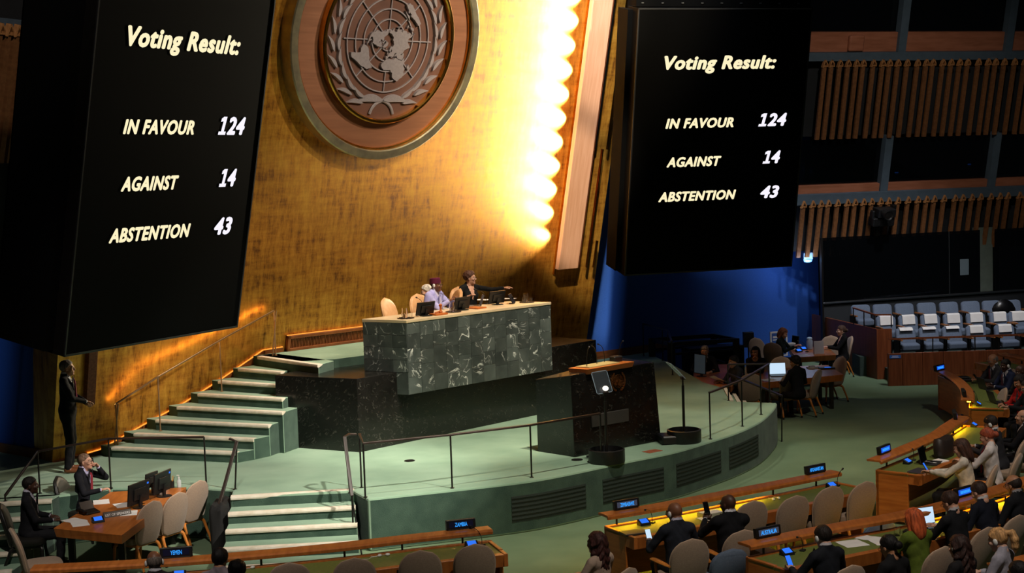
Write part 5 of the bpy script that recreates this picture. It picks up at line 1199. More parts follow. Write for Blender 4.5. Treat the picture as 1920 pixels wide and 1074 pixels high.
b.loft([[((.12 + .015 * math.sin(3 * a + z * 5)) * s_ * math.copysign(abs(math.cos(a)) ** .6, math.cos(a)), (.4 + .03 * math.cos(4 * a + z * 7)) * s_ * math.copysign(abs(math.sin(a)) ** .6, math.sin(a)), z + .02 * math.sin(5 * a) * z) for a in np.linspace(0, 2 * math.pi, 29)[:-1]] for s_, z in ((1.05, 0), (1, .2), (.98, .5), (.94, .64), (.8, .69), (.3, .7))])
o = b.build('black_mass', mat('matte_black', '#070707', rough=.9), smooth=True); o.location = (-4.25, 21.0, 0); tag(o, 'black rounded mass beside the front steps', 'case')  # black lump added to fill a dark area by the steps
tb = slab_table('speakers_table', 'orange wooden table with LIST OF SPEAKERS plate below the stage', [W(100, 990, TZ), W(228, 1003, TZ), W(350, 913, TZ), W(207, 922, TZ)], TZ, .13, desk_wood_h)
def tp(x, y): return W(x, y, TZ)
chair_top(287, 939, 150, 'taupe chair at the speakers list table, next to the plate end', 'taupe'); chair_top(335, 923, 150, 'taupe chair in the middle of the speakers list table side', 'taupe'); chair_top(374, 901, 150, 'taupe chair at the far corner of the speakers list table', 'taupe')
chair_top(20, 990, 25, 'empty taupe chair facing the speakers list table end', 'taupe')
monitor(tp(258, 951), math.radians(160), .5, .3, 'black monitor back beside the telephone on speakers list table', stand=.06, tilt=.1, badge=True)
monitor(tp(302, 930), math.radians(165), .48, .3, 'black monitor back near the pen cup on speakers list table', stand=.06, tilt=.1, badge=True)
monitor(tp(282, 926), math.radians(160), .3, .22, 'small dark screen between the two black monitors', stand=.1)
t = thing('name_plate', 'plate reading LIST OF SPEAKERS on orange table', 'sign', tp(220, 967), math.radians(33))
b = MB(); b.hexa([(-.19, -.03, 0), (.19, -.03, 0), (.19, .03, 0), (-.19, .03, 0), (-.19, .0, .07), (.19, .0, .07), (.19, .03, .07), (-.19, .03, .07)]); b.build('plate', mat('plate_brown', '#4a4038', rough=.5), t)
me = text_mesh('LIST OF SPEAKERS', 1., 0, .01, .001, 1., paper); xs_ = [v.co.x for v in me.vertices]; me.transform(Matrix.Translation((-(max(xs_) + min(xs_)) / 2, 0, 0))); me.transform(Matrix.Diagonal((.34 / (max(xs_) - min(xs_)), .034 / CAP, 1, 1)))
inst(me, 'lettering', t, Matrix.Translation((0, -.025, .018)) @ Matrix.Rotation(math.radians(67), 4, 'X'))
console(tp(184, 979), math.radians(30), 'small blue voting console beside the LIST OF SPEAKERS plate')
t = thing('desk_telephone', 'black desk telephone with tilted display on orange table', 'telephone', tp(168, 962), math.radians(50))
b = MB(); b.hexa([(-.11, -.1, 0), (.11, -.1, 0), (.11, .1, 0), (-.11, .1, 0), (-.11, -.1, .025), (.11, -.1, .025), (.11, .1, .07), (-.11, .1, .07)]); b.build('phone_base', black_plastic, t, bevel=.008); b = MB(); b.box(-.1, .1, 0, .012, .06, .18, M=Matrix.Rotation(-.5, 4, 'X')); b.build('phone_display', mat('dim_display', '#4a4039', rough=.4), t); b = MB(); b.tube([(-.13, -.09, .04), (-.13, -.05, .065), (-.13, .05, .075), (-.13, .09, .06)], [.028, .018, .018, .028], 8); b.build('cradle', black_plastic, t, smooth=True)
for x, y, yw, lb in ((139, 976, .9, 'white stack of pages before the man with bow tie'), (150, 982, .4, 'white printed page at the corner of orange table'), (242, 962, .2, 'white pages behind the LIST OF SPEAKERS plate'), (190, 941, .3, 'white page under the phoning man hand'), (230, 947, .5, 'white page beneath the black monitor')): sheet(tp(x, y), yw, .22, .3, lb)
t = thing('pen_cup', 'black mesh cup of pens on orange table', 'pen cup', tp(322, 914)); b = MB(); b.lathe([(.0, 0), (.04, 0), (.042, .1), (.038, .1), (.036, .006), (0, .006)], 14); b.build('cup', black_plastic, t)
for k in range(6):
    b = MB(); a = k * 1.05; b.tube([(.01 * math.cos(a), .01 * math.sin(a), .01), (.045 * math.cos(a), .045 * math.sin(a), .16 + .01 * (k % 3))], .004, 6); b.build('pencil', mat('pencil_yellow', '#c98a2c', rough=.5) if k % 2 else black_plastic, t)
t = thing('sanitizer_bottle', 'clear sanitizer pump bottle beside the pen cup', 'bottle', tp(336, 913)); b = MB(); b.lathe([(.0, 0), (.03, 0), (.032, .01), (.032, .1), (.012, .125), (.012, .135)], 14); b.build('bottle', mat('clear_gel', '#cfd4d4', rough=.15, alpha=.6), t, smooth=True); b = MB(); b.lathe([(.013, .13), (.013, .15), (.005, .152), (.005, .175)], 10); b.box(-.03, .008, -.007, .007, .172, .182); b.build('pump', white_plastic, t)
t = thing('desk_calendar', 'white standing calendar card beside the pen cup', 'calendar', tp(309, 913), math.radians(200)); b = MB(); b.hexa([(-.08, -.04, 0), (.08, -.04, 0), (.08, .04, 0), (-.08, .04, 0), (-.08, -.003, .16), (.08, -.003, .16), (.08, .003, .16), (-.08, .003, .16)]); b.build('card', paper, t); b = MB(); b.box(-.05, .05, -.03, -.029, .04, .1); b.build('print', print_grey, t)
# ================================================================== side tables on the right
t1 = slab_table('side_table', 'orange table edge with monitors beside the stage end', [W(1300, 708, .74), W(1322, 726, .74), W(1372, 724, .74), W(1394, 700, .74), W(1380, 682, .74), W(1300, 684, .74)], .74, .13, desk_wood_h)
t2 = slab_table('side_table', 'orange table with open white laptop before the side chairs', [W(1410, 719, .74), W(1582, 702, .74), W(1552, 684, .74), W(1408, 690, .74)], .74, .14, desk_wood_h)
t3 = slab_table('side_table', 'small orange table with papers and water beside the wooden stair wall', [W(1492, 670, .74), W(1568, 665, .74), W(1552, 650, .74), W(1478, 652, .74)], .74, .13, desk_wood_h)
def t74(x, y): return W(x, y, .74)
monitor(t74(1312, 706), math.radians(212), .38, .42, 'grey lit monitor turned to the man with papers', lcd_grey, stand=.06, tilt=.05)
b = MB(); b.box(-.7, .7, -.25, .25, 0, .96); b.box(-.65, .65, -.27, -.25, .6, .9, 1); rk = b.build('equipment_rack', [black_plastic, screen_black], bevel=.01); q = W(1345, 712, .35); rk.location = (q.x + .1, q.y + 1.4, 0); rk.rotation_euler = (0, 0, .3); tag(rk, 'wide black equipment console behind the side table', 'console')
laptop(t74(1458, 703), math.radians(270), 'open laptop with bright white screen on the side table', lcd_white, .36, .25, 1.85)
sheet(t74(1440, 712), .3, .3, .25, 'white page beside the bright laptop'); sheet(t74(1505, 666), .2, .3, .22, 'white pages at the corner of the small side table')
for (x, y, lb) in ((1550, 691, 'flat black tablet glowing blue on the side table'),):
    b = MB(); b.box(-.17, .17, -.1, .1, 0, .03); b.box(-.05, .09, -.05, .04, .03, .032, 1); o = b.build('tablet', [black_plastic, lcd_blue], bevel=.004); o.location = t74(x, y); tag(o, lb, 'tablet')
b = MB(); b.box(-.16, .12, -.1, .1, 0, .02); b.box(-.12, .0, -.06, .04, .02, .05); o = b.build('document_stack', paper); o.location = t74(1527, 690); tag(o, 'white stack of documents beside the blue tablet', 'paper')
t = thing('table_card', 'white standing card on the small side table', 'card', t74(1535, 663), .1); b = MB(); b.hexa([(-.115, -.05, 0), (.115, -.05, 0), (.115, .05, 0), (-.115, .05, 0), (-.115, -.004, .3), (.115, -.004, .3), (.115, .004, .3), (-.115, .004, .3)]); b.build('card', mat('grey_white_card', '#a9a3a3', rough=.7), t); b = MB(); b.box(-.07, .07, -.018, -.0165, .2, .205); b.box(-.05, .05, -.016, -.0145, .215, .22); b.build('print', print_grey, t)
t = thing('water_pitcher', 'clear water pitcher with pale lid on the small side table', 'pitcher', t74(1518, 655)); b = MB(); b.lathe([(.0, 0), (.07, 0), (.08, .02), (.08, .2), (.06, .25), (.057, .25), (.076, .2), (.076, .02), (0, .01)], 16); b.build('pitcher', mat('pitcher_plastic', '#aebccb', rough=.15, alpha=.5), t, smooth=True); b = MB(); b.lathe([(.065, .25), (.07, .26), (.06, .29), (.02, .3)], 14); b.build('lid', mat('pale_blue_lid', '#a9c3d8', rough=.4), t)
for x, y, lb in ((1507, 656, 'blue lit telephone on the small side table'), (1498, 660, 'second blue lit telephone near the green sweater')): console(t74(x, y), .4, lb)
monitor(t74(1490, 654), math.radians(200), .3, .22, 'small black screen behind the telephones', stand=.1); gooseneck(t74(1513, 660), 2.5, 'gooseneck microphone on the small side table', .25, .2)
t = thing('card_box', 'white cardboard box on the small side table', 'box', t74(1483, 655), .3); b = MB(); b.box(-.09, .09, -.07, .07, 0, .16); b.build('box', paper, t, bevel=.004); b = MB(); b.box(-.09, .09, -.0725, -.0705, .09, .13); b.build('stripe', print_grey, t)
t = thing('framed_notice', 'white framed blue notice standing against the blue wall', 'notice', (0, 0, 0)); p = D(1461, 660, 36.6); t.location = (p.x, p.y, 0); t.rotation_euler = (0, 0, .35)
zt_ = D(1461, 621, 36.6).z; b = MB(); b.box(-.24, .24, 0, .03, zt_ - .62, zt_); b.build('frame', white_plastic, t); b = MB(); b.box(-.2, .2, -.004, 0, zt_ - .58, zt_ - .04); b.build('panel', mat('notice_blue', '#2f57a0', rough=.6), t); b = MB(); b.box(-.17, .17, -.006, -.004, zt_ - .16, zt_ - .11); b.box(-.17, .1, -.006, -.004, zt_ - .22, zt_ - .19); b.box(-.17, .17, -.006, -.004, zt_ - .42, zt_ - .37); b.build('print', paper, t); b = MB(); b.box(-.02, .02, .03, .06, 0, zt_ - .3); b.box(-.2, .2, -.1, .2, 0, .02); b.build('stand', black_metal, t)
p = D(1403, 632, 37.2); t = thing('wall_speaker', 'small black loudspeaker standing before the blue wall', 'speaker', (p.x, p.y, 0)); b = MB(); b.box(-.13, .13, -.1, .1, p.z - .25, p.z + .13); b.build('cabinet', black_plastic, t, bevel=.01); b = MB(); b.tube([(0, 0, 0), (0, 0, p.z - .24)], .02, 8); b.build('stand', black_metal, t); b = MB(); b.lathe([(.08, 0), (.08, .01), (.02, .015)], 16, M=Matrix.Translation((0, -.1, p.z - .08)) @ Matrix.Rotation(math.pi / 2, 4, 'X')); b.build('cone', black_metal, t)
for x, y, f, lb in ((1537, 692, 150, 'taupe chair at the corner of the laptop table'), (1486, 697, 110, 'taupe chair of the woman at the bright laptop'), (1580, 668, 200, 'taupe chair turned beside the laptop table end'), (1408, 700, 95, 'taupe chair before the steps at the stage end'),
                    (1415, 633, 300, 'taupe chair seen from the side before the blue wall'), (1558, 629, 250, 'pale taupe chair behind the white standing card'), (1597, 630, 180, 'taupe chair of the woman in black by stair wall'), (1447, 642, 60, 'taupe chair of the woman in green sweater'), (1465, 668, 250, 'taupe chair between the side tables')):
    chair_top(x, y, f, lb, 'taupe')
# ================================================================== people
def cap(P, a, b, ra, rb):
    a = np.asarray(a, float); b = np.asarray(b, float); ab = b - a; t = np.clip(((P - a) @ ab) / (ab @ ab + 1e-12), 0, 1)
    return np.linalg.norm(P - a - t[..., None] * ab, axis=-1) - (ra + t * (rb - ra))
def elp(P, c, r, R=None):
    q = P - np.asarray(c, float)
    if R is not None: q = q @ R
    r = np.asarray(r, float); k0 = np.linalg.norm(q / r, axis=-1); k1 = np.linalg.norm(q / (r * r), axis=-1) + 1e-9
    return k0 * (k0 - 1) / k1
def smin(a, b, k): h = np.clip(.5 + .5 * (b - a) / k, 0, 1); return b * (1 - h) + a * h - k * h * (1 - h)
def grid(lo, hi, h):
    n = [int(math.ceil((hi[i] - lo[i]) / h)) + 1 for i in range(3)]
    return np.stack(np.meshgrid(*[lo[i] + np.arange(n[i]) * h for i in range(3)], indexing='ij'), -1)
def nets(v, lo, h):
    s = v < 0; nx, ny, nz = v.shape
    cnt = np.zeros((nx - 1, ny - 1, nz - 1), int); pos = np.zeros((nx - 1, ny - 1, nz - 1, 3)); num = np.zeros((nx - 1, ny - 1, nz - 1))
    sl = lambda d: tuple(slice(d[i], d[i] + v.shape[i] - 1) for i in range(3))
    cor = [(i, j, k) for i in (0, 1) for j in (0, 1) for k in (0, 1)]
    for c in cor: cnt += s[sl(c)]
    for c in cor:
        for ax in range(3):
            if c[ax] == 0:
                d = list(c); d[ax] = 1; a, b = v[sl(c)], v[sl(d)]; m = (a < 0) != (b < 0); t = np.where(m, a / np.where(m, a - b, 1), 0)
                for q in range(3): pos[..., q] += np.where(m, (t if q == ax else c[q]), 0)
                num += m
    act = (cnt > 0) & (cnt < 8); idx = -np.ones(act.shape, int); idx[act] = np.arange(act.sum()); I = np.argwhere(act)
    V = (I + pos[act] / num[act][:, None]) * h + np.asarray(lo); Q = []
    for ax in range(3):
        o1, o2 = [(1, 2), (2, 0), (0, 1)][ax]; a = np.swapaxes(s, 0, ax)
        d = [slice(None)] * 3; e = [slice(None)] * 3; d[ax] = slice(0, -1); e[ax] = slice(1, None); m = s[tuple(d)] != s[tuple(e)]
        E = np.argwhere(m); ok = (E[:, o1] > 0) & (E[:, o2] > 0) & (E[:, o1] < v.shape[o1] - 1) & (E[:, o2] < v.shape[o2] - 1); E = E[ok]
        def cell(a1, a2): c = E.copy(); c[:, o1] -= a1; c[:, o2] -= a2; return idx[c[:, 0], c[:, 1], c[:, 2]]
        q = np.stack([cell(1, 1), cell(0, 1), cell(0, 0), cell(1, 0)], 1); ins = s[E[:, 0], E[:, 1], E[:, 2]]; q[~ins] = q[~ins][:, ::-1]; Q.append(q)
    return V, np.concatenate(Q)
def rotm(yaw, pitch, roll=0.):
    return np.array(Matrix.Rotation(yaw, 3, 'Z') @ Matrix.Rotation(-pitch, 3, 'X') @ Matrix.Rotation(roll, 3, 'Y'))
SKIN = {'dark': ('#4a2e22', '#3d251b'), 'brown': ('#7d5139', '#6f452f'), 'tan': ('#b07f61', '#a37253'), 'fair': ('#c99a82', '#bd8b73'), 'pale': ('#d2a792', '#c69a85')}
def skin_mat(k): return mat('skin_' + k, SKIN[k][0], SKIN[k][1], rough=.5, scale=14, spec=.4)
def cloth(hexc, rough=.85):
    c = hexc.lstrip('#'); r = [max(0, int(int(c[i:i + 2], 16) * .82)) for i in (0, 2, 4)]
    return mat('cloth_' + c, hexc, '#%02x%02x%02x' % tuple(r), rough=rough, scale=9, bump=.25, bscale=60, spec=.2)
def hair_mat(hexc):
    c = hexc.lstrip('#'); r = [min(255, int(int(c[i:i + 2], 16) * 1.5) + 6) for i in (0, 2, 4)]
    return mat('hair_' + c, hexc, '#%02x%02x%02x' % tuple(r), rough=.6, scale=14, stretch=(3, 3, .6), bump=.9, bscale=26, spec=.25)
eye_m = mat('eye_dark', '#1c1411', rough=.2); eyew_m = mat('eye_white', '#cfc8c2', rough=.3); lip_m = {k: mat('lips_' + k, v, rough=.5) for k, v in dict(dark='#4f2a25', brown='#774439', tan='#9a5b4e', fair='#b06a60', pale='#b5726a').items()}
def head_sdf(P, fat=0.):
    d = elp(P, (0, -.012, .032), (.076, .097, .092)); d = smin(d, elp(P, (0, .022, -.042), (.058 + fat, .068, .072)), .03)
    d = smin(d, elp(P, (0, .066, -.092), (.026, .024, .022)), .025); d = smin(d, cap(P, (-.036, .078, .024), (.036, .078, .024), .013, .013), .016)
    d = smin(d, cap(P, (0, .09, .018), (0, .107, -.022), .008, .0135), .012); d = smin(d, cap(P, (-.012, .097, -.026), (.012, .097, -.026), .009, .009), .008)
    for s in (-1, 1):
        d = smin(d, elp(P, (s * .042, .064, -.02), (.024, .024, .022)), .02); d = smin(d, elp(P, (s * .078, -.008, -.006), (.009, .02, .031)), .006)
        d = -smin(-d, elp(P, (s * .031, .099, .004), (.018, .014, .011)), .008)
    d = smin(d, cap(P, (-.02, .086, -.056), (.02, .086, -.056), .009, .009), .007); d = smin(d, cap(P, (0, -.028, -.06), (0, -.03, -.115), .05, .05), .03)
    return d
def hair_sdf(P, style, seed=0):
    X, Y, Z = P[..., 0], P[..., 1], P[..., 2]
    base = elp(P, (0, -.016, .038), (.088, .109, .1)); cut = (.012 + .78 * Y - Z) / 1.27; rough_ = .003 * np.sin(X * 70 + seed) * np.sin(Y * 50 + 1.3 * seed)
    short = np.maximum(base + rough_, cut)
    if style == 'short': return short
    if style == 'crop': return np.maximum(elp(P, (0, -.014, .035), (.081, .102, .096)), cut)
    if style == 'full': d = np.maximum(elp(P, (0, -.012, .052), (.094, .114, .102)) + rough_ * 1.8, cut - .004); return d
    if style == 'balding': return np.maximum(np.maximum(elp(P, (0, -.016, .02), (.084, .105, .09)), cut), Z - .05 + .25 * Y)
    if style == 'curlyshort':
        d = np.maximum(elp(P, (0, -.02, .05), (.1, .122, .11)) + .009 * np.sin(X * 75 + seed) * np.sin(Y * 70) * np.sin(Z * 72 + 1), cut + .005); return d
    cutl = np.minimum(cut, np.maximum(.03 + 1.2 * Y - 0 * Z, -1)) # keep sides behind the face
    vol = elp(P, (0, -.02, .035), (.094, .114, .106))
    face = np.maximum(np.maximum(Y - .035, Z - .075), -1.)          # open face
    openf = -np.maximum(-(Y - .03), -(.078 - Z))                     # >0 inside face region
    top = np.maximum(vol + rough_, np.minimum(Y - .02, .07 - Z) * 1. if False else np.maximum(-1, np.minimum(Y - .022, .068 - Z)))
    if style in ('bun', 'ponytail'):
        d = short
        if style == 'bun': return smin(d, elp(P, (0, -.135, .0), (.045, .04, .045)) + rough_, .012)
        d = smin(d, elp(P, (0, -.12, .06), (.03, .03, .03)), .01); pts = [(0, -.13, .06), (0, -.175, .045), (.0, -.185, -.02), (.0, -.165, -.1), (0, -.15, -.16)]; rr = (.026, .036, .042, .036, .012)
        for i in range(4): d = smin(d, cap(P, pts[i], pts[i + 1], rr[i], rr[i + 1]) + rough_ * 1.5, .015)
        return d
    drop = {'bob': -.12, 'shoulder': -.2, 'long': -.34, 'curlylong': -.36}[style]
    amp = .012 if style == 'curlylong' else .0
    wav = amp * np.sin(Z * 70 + 3 * np.sin(X * 40) + seed) * np.sin(X * 60 + Y * 30) + rough_
    d = top
    for s in (-1, 1):
        d = smin(d, cap(P, (s * .075, -.02, .03), (s * .085, -.03, max(drop, -.2)), .032, .03) + wav, .025)
    wb_ = .055 if style == 'curlylong' else .048
    d = smin(d, elp(P, (0, -.085, (drop + .04) / 2 + .02), (.098, wb_, abs(drop) / 2 + .07)) + wav, .03)
    return np.maximum(d, -(elp(P, (0, .03, -.03), (.06, .09, .09))))
class Body: pass
def ik(Sh, Wt, pole, l1, l2):
    Sh = np.array(Sh); Wt = np.array(Wt, float); d = Wt - Sh; L = np.linalg.norm(d)
    if L > (l1 + l2) * .985: Wt = Sh + d / L * (l1 + l2) * .985; d = Wt - Sh; L = np.linalg.norm(d)
    a = (l1 * l1 - l2 * l2 + L * L) / (2 * L); h = math.sqrt(max(l1 * l1 - a * a, 0)); u = d / L; p = np.array(pole, float); p = p - u * (p @ u); p /= np.linalg.norm(p) + 1e-9
    return Sh + u * a + p * h, Wt
def person(label, head_px=None, face=90, skin='fair', hair='short', hairc='#2a1d16', top='#1b1c22', bottom='#17171b', shirt='#c9c6cc', vneck='shirt', tie=None, lean=.1, hyaw=0., hpitch=.1,
           lw=(-.16, .36, .76), rw=(.16, .36, .76), zf=0., stand=None, glasses=False, phones=None, build=1., collar=None, cell=.0145, extra=None, k=1., lanyard=None, curl=.7, female=False, shoes='#14110f', dresscol=None, hz=None, sleeve=None):
    """seated (or standing) figure facing `face` degrees; head_px is the pixel of the top of the head"""
    f = 1.
    Z0 = 0 if not stand else .41
    hip = np.array([0, 0, .53 + Z0]); sp = np.array([0, math.sin(lean), math.cos(lean)]); fr = np.array([0, math.cos(lean), -math.sin(lean)])
    T = lambda t, x=0., y=0.: hip + sp * t + fr * y + np.array([x, 0, 0])
    bw = build * (.93 if female else 1.)
    Hc = T(.52) + sp * .03 + np.array([0, .035, .10]); R = rotm(hyaw, hpitch); HR = R
    ptop = Hc + R @ np.array([0, -.01, .128])
    # ---- prims: (fn, label)
    sh = .175 * bw; ShL, ShR = T(.465, -sh, -.01), T(.465, sh, -.01)
    pr = []
    A = lambda lab, fn, kk=.04: pr.append((lab, fn, kk))
    A('top', lambda P: elp(P, T(.03, 0, .0), (.165 * bw, .135 * bw, .13)))
    A('top', lambda P: elp(P, T(.18, 0, .015), (.15 * bw, .118 * bw + (.02 if build > 1.05 else 0), .17)), .06)
    A('top', lambda P: elp(P, T(.35, 0, .01), (.165 * bw, .112 * bw, .17)), .06)
    if female: A('top', lambda P: np.minimum(elp(P, T(.33, -.075, .085), (.07, .06, .07)), elp(P, T(.33, .075, .085), (.07, .06, .07))), .04)
    A('top', lambda P: cap(P, T(.475, -sh * .8, -.01), T(.475, sh * .8, -.01), .062 * bw, .062 * bw), .05)
    A('top', lambda P: cap(P, T(.47, -sh * .55, -.02), T(.56, -.025, -.02), .05, .046), .05); A('top', lambda P: cap(P, T(.47, sh * .55, -.02), T(.56, .025, -.02), .05, .046), .05)
    A('skin', lambda P: cap(P, T(.5), Hc + R @ np.array([0, -.03, -.06]), .062 if not female else .054, .058 if not female else .05), .02)
    arms = []
    for s, Sh, Wt in ((-1, ShL, lw), (1, ShR, rw)):
        El, Wr = ik(Sh, np.array(Wt) + np.array([0, 0, Z0]), (s * .8, -.35, -1.) , .285, .25); arms.append((s, Sh, El, Wr))
        slv = 'skin' if sleeve == 'short' else 'top'
        A('top', lambda P, Sh=Sh, El=El: cap(P, Sh, El, .058 * bw, .047 * bw), .035); A(slv, lambda P, El=El, Wr=Wr: cap(P, El, El + (Wr - El) * .86, .046 * bw, .036), .012)
        A('cuff', lambda P, El=El, Wr=Wr: cap(P, El + (Wr - El) * .88, El + (Wr - El) * .94, .031, .03), .004)
        A('skin', lambda P, El=El, Wr=Wr: cap(P, El + (Wr - El) * .9, Wr, .026, .025), .004)
    if not stand:
        for s in (-1, 1):
            hp = hip + np.array([s * .09, .02, -.01]); kn = np.array([s * .115, .43, .5]); an = np.array([s * .12, .40, .09]); 
            A('bot', lambda P, hp=hp, kn=kn: cap(P, hp, kn, .088 * bw, .064), .03); A('bot', lambda P, kn=kn, an=an: cap(P, kn, an, .06, .044), .02)
            A('shoe', lambda P, an=an: cap(P, an + np.array([0, -.02, -.04]), an + np.array([0, .15, -.05]), .042, .036), .005)
    else:
        for s in (-1, 1):
            hp = hip + np.array([s * .09, 0, -.02]); kn = np.array([s * .11, .03, .49]); an = np.array([s * .13, -.02, .1])
            A('bot', lambda P, hp=hp, kn=kn: cap(P, hp, kn, .095 * bw, .068), .03); A('bot', lambda P, kn=kn, an=an: cap(P, kn, an, .066, .055), .02)
            A('shoe', lambda P, an=an: cap(P, an + np.array([0, -.02, -.055]), an + np.array([0, .16, -.062]), .044, .036), .005)
        A('top', lambda P: elp(P, T(-.06, 0, .0), (.17 * bw, .125 * bw, .14)), .04)
    ws = [a[3] for a in arms]
    lo = np.array([-.42, -.26, 0.0]); hi = np.array([.42, .66, ptop[2] - .02])
    for w_ in ws: lo = np.minimum(lo, w_ - .08); hi = np.maximum(hi, w_ + .08)
    for a in arms: lo = np.minimum(lo, a[2] - .08); hi = np.maximum(hi, a[2] + .08)
    lo[1] = min(lo[1], -.28); hi[1] = max(hi[1], Hc[1] + .12)
    P = grid(lo, hi, cell)
    val = None
    for lab, fn, kk in pr:
        d = fn(P); val = d if val is None else smin(val, d, kk)
    # soft folds in the cloth
    val = val + .0035 * np.sin(P[..., 2] * 46 + 5 * np.sin(P[..., 0] * 17) + label.__len__()) * np.sin(P[..., 0] * 23 + P[..., 1] * 31)
    V, Q = nets(val, lo, cell)
    C_ = V[Q].mean(1); labs = np.array([l for l, _, _ in pr]); best = np.argmin(np.stack([fn(C_) for _, fn, _ in pr]), 0); L_ = labs[best]
    mi = np.zeros(len(Q), int)  # 0 top 1 skin 2 bottom 3 shirt 4 shoe 5 lip 6 eye 7 white
    mi[L_ == 'skin'] = 1; mi[L_ == 'bot'] = 2; mi[L_ == 'cuff'] = 3 if vneck == 'shirt' else (0 if sleeve != 'short' else 1); mi[L_ == 'shoe'] = 4
    rel0 = C_ - hip; t0_ = rel0 @ sp; mi[(L_ == 'skin') & (t0_ < .59) & (t0_ > .42) & (np.abs(C_[:, 0]) < .1) & ((C_ - hip) @ fr < .12)] = 0
    # V of shirt or skin on the chest, collar round the neck
    rel = C_ - hip; tt = rel @ sp; yy = rel @ fr; xx = rel[:, 0]
    if vneck:
        wv = np.clip((tt - .24) / .30, 0, 1) * .075; m = ((L_ == 'top') | (L_ == 'skin') & (tt > .42) & (tt < .6)) & (yy > .03) & (np.abs(xx) < wv) & (tt > .24); mi[m] = 3 if vneck == 'shirt' else 1
    if vneck == 'shirt' or collar: m = ((L_ == 'top') & (tt > .58)) | ((L_ == 'skin') & (tt < .607) & (tt > .575) & (np.abs(xx) < .1)); mi[m] = 3
    # head
    lo_h = np.array([-.1, -.13, -.17]); G = grid(lo_h, np.array([.1, .135, .145]), .0078); hv = head_sdf(G); HV, HQ = nets(hv, lo_h, .0078)
    hc = HV[HQ].mean(1); hm = np.ones(len(HQ), int); lipm = (np.abs(hc[:, 0]) < .024) & (np.abs(hc[:, 2] + .056) < .0085) & (hc[:, 1] > .08); hm[lipm] = 5
    browm = (np.abs(np.abs(hc[:, 0]) - .032) < .02) & (np.abs(hc[:, 2] - .027) < .006) & (hc[:, 1] > .07); hm[browm] = 8
    HVw = HV @ R.T + Hc
    verts = [V, HVw]; faces = [Q, HQ + len(V)]; mats_i = [mi, hm]
    nb = len(V) + len(HVw); mb = MB()
    for s in (-1, 1):
        c = Hc + R @ np.array([s * .031, .0835, .004]); mb.ell(c, (.0115, .0115, .0105), 10, 6, 7); mb.ell(Hc + R @ np.array([s * .031, .0915, .004]), (.0055, .005, .0055), 8, 5, 6)
    # hands
    hands = {}
    for s, Sh, El, Wr in arms:
        fw_ = (Wr - El); fw_ /= np.linalg.norm(fw_); up = np.array([0, 0, 1.]) if abs(fw_[2]) < .85 else np.array([0, -1., 0]); sd_ = np.cross(fw_, up); sd_ /= np.linalg.norm(sd_); up = np.cross(sd_, fw_)
        palm = Wr + fw_ * .045; hands[s] = (palm, fw_, up, sd_)
        Mh = Matrix([[sd_[i], fw_[i], up[i], palm[i]] for i in range(3)] + [[0, 0, 0, 1]]); mb.ell((0, 0, 0), (.042, .054, .018), 12, 8, 1, Mh)
        cu = curl
        for i, (xo, ln) in enumerate(((-.03, .07), (-.01, .08), (.011, .075), (.03, .058))):
            xo_ = xo; p0 = Vector((xo_, .04, 0)); p1 = p0 + Vector((xo_ * .1, math.cos(cu * .5), -math.sin(cu * .5))) * ln * .45; p2 = p1 + Vector((0, math.cos(cu * 1.3), -math.sin(cu * 1.3))) * ln * .32; p3 = p2 + Vector((0, math.cos(cu * 1.9), -math.sin(cu * 1.9))) * ln * .25
            mb.tube([p0 - Vector((0, .015, 0)), p0, p1, p2, p3, p3 + (p3 - p2).normalized() * .006], [.0095, .0095, .009, .0085, .0075, .003], 7, 1, Mh)
        q = -s; mb.tube([(q * .03, -.02, -.004), (q * .05, .008, -.01), (q * .056, .035, -.018), (q * .05, .058, -.022), (q * .047, .064, -.023)], [.014, .0125, .0105, .009, .004], 7, 1, Mh)
    base = nb
    allv = np.concatenate(verts).tolist() + mb.v; allf = [list(map(int, q)) for q in np.concatenate(faces)] + [[i + base for i in f_] for f_ in mb.f]
    allm = np.concatenate(mats_i).tolist() + mb.m
    # ---- place
    a = math.radians(face) - math.pi / 2; Rz = Matrix.Rotation(a, 3, 'Z'); hp_ = Rz @ Vector(ptop)
    if head_px is not None:
        if stand is None or isinstance(stand, bool):
            top_pt = W(head_px[0], head_px[1], zf + ptop[2] * k); root = Vector((top_pt.x - hp_.x * k, top_pt.y - hp_.y * k, zf))
    if isinstance(stand, Vector): root = stand.copy()
    t = thing('person', label, 'person', root, a); t.scale = (k, k, k)
    me = bpy.data.meshes.new('body'); me.from_pydata(allv, [], allf); sk = skin_mat(skin); tm = cloth(top)
    hm_ = hair_mat(hairc)
    for m in (tm, sk, cloth(bottom), cloth(shirt), mat('shoe_' + shoes.lstrip('#'), shoes, rough=.4), lip_m[skin], eye_m, eyew_m, hm_): me.materials.append(m)
    me.polygons.foreach_set('material_index', allm); me.polygons.foreach_set('use_smooth', [True] * len(allf)); me.update(); inst(me, 'body', t)
    MH = Matrix.Translation(Vector(Hc)) @ Matrix([list(R[i]) for i in range(3)]).to_4x4()
    if hair:
        lo2 = np.array([-.15, -.24, -.42 if hair in ('long', 'curlylong') else -.25]); hh = .0085; G = grid(lo2, np.array([.15, .13, .18]), hh); hv = hair_sdf(G, hair, len(label) % 7); hV, hQ = nets(hv, lo2, hh)
        hme = bpy.data.meshes.new('hair'); hme.from_pydata(hV.tolist(), [], [list(map(int, q)) for q in hQ]); hme.materials.append(hm_); hme.polygons.foreach_set('use_smooth', [True] * len(hQ)); inst(hme, 'hair', t, MH)
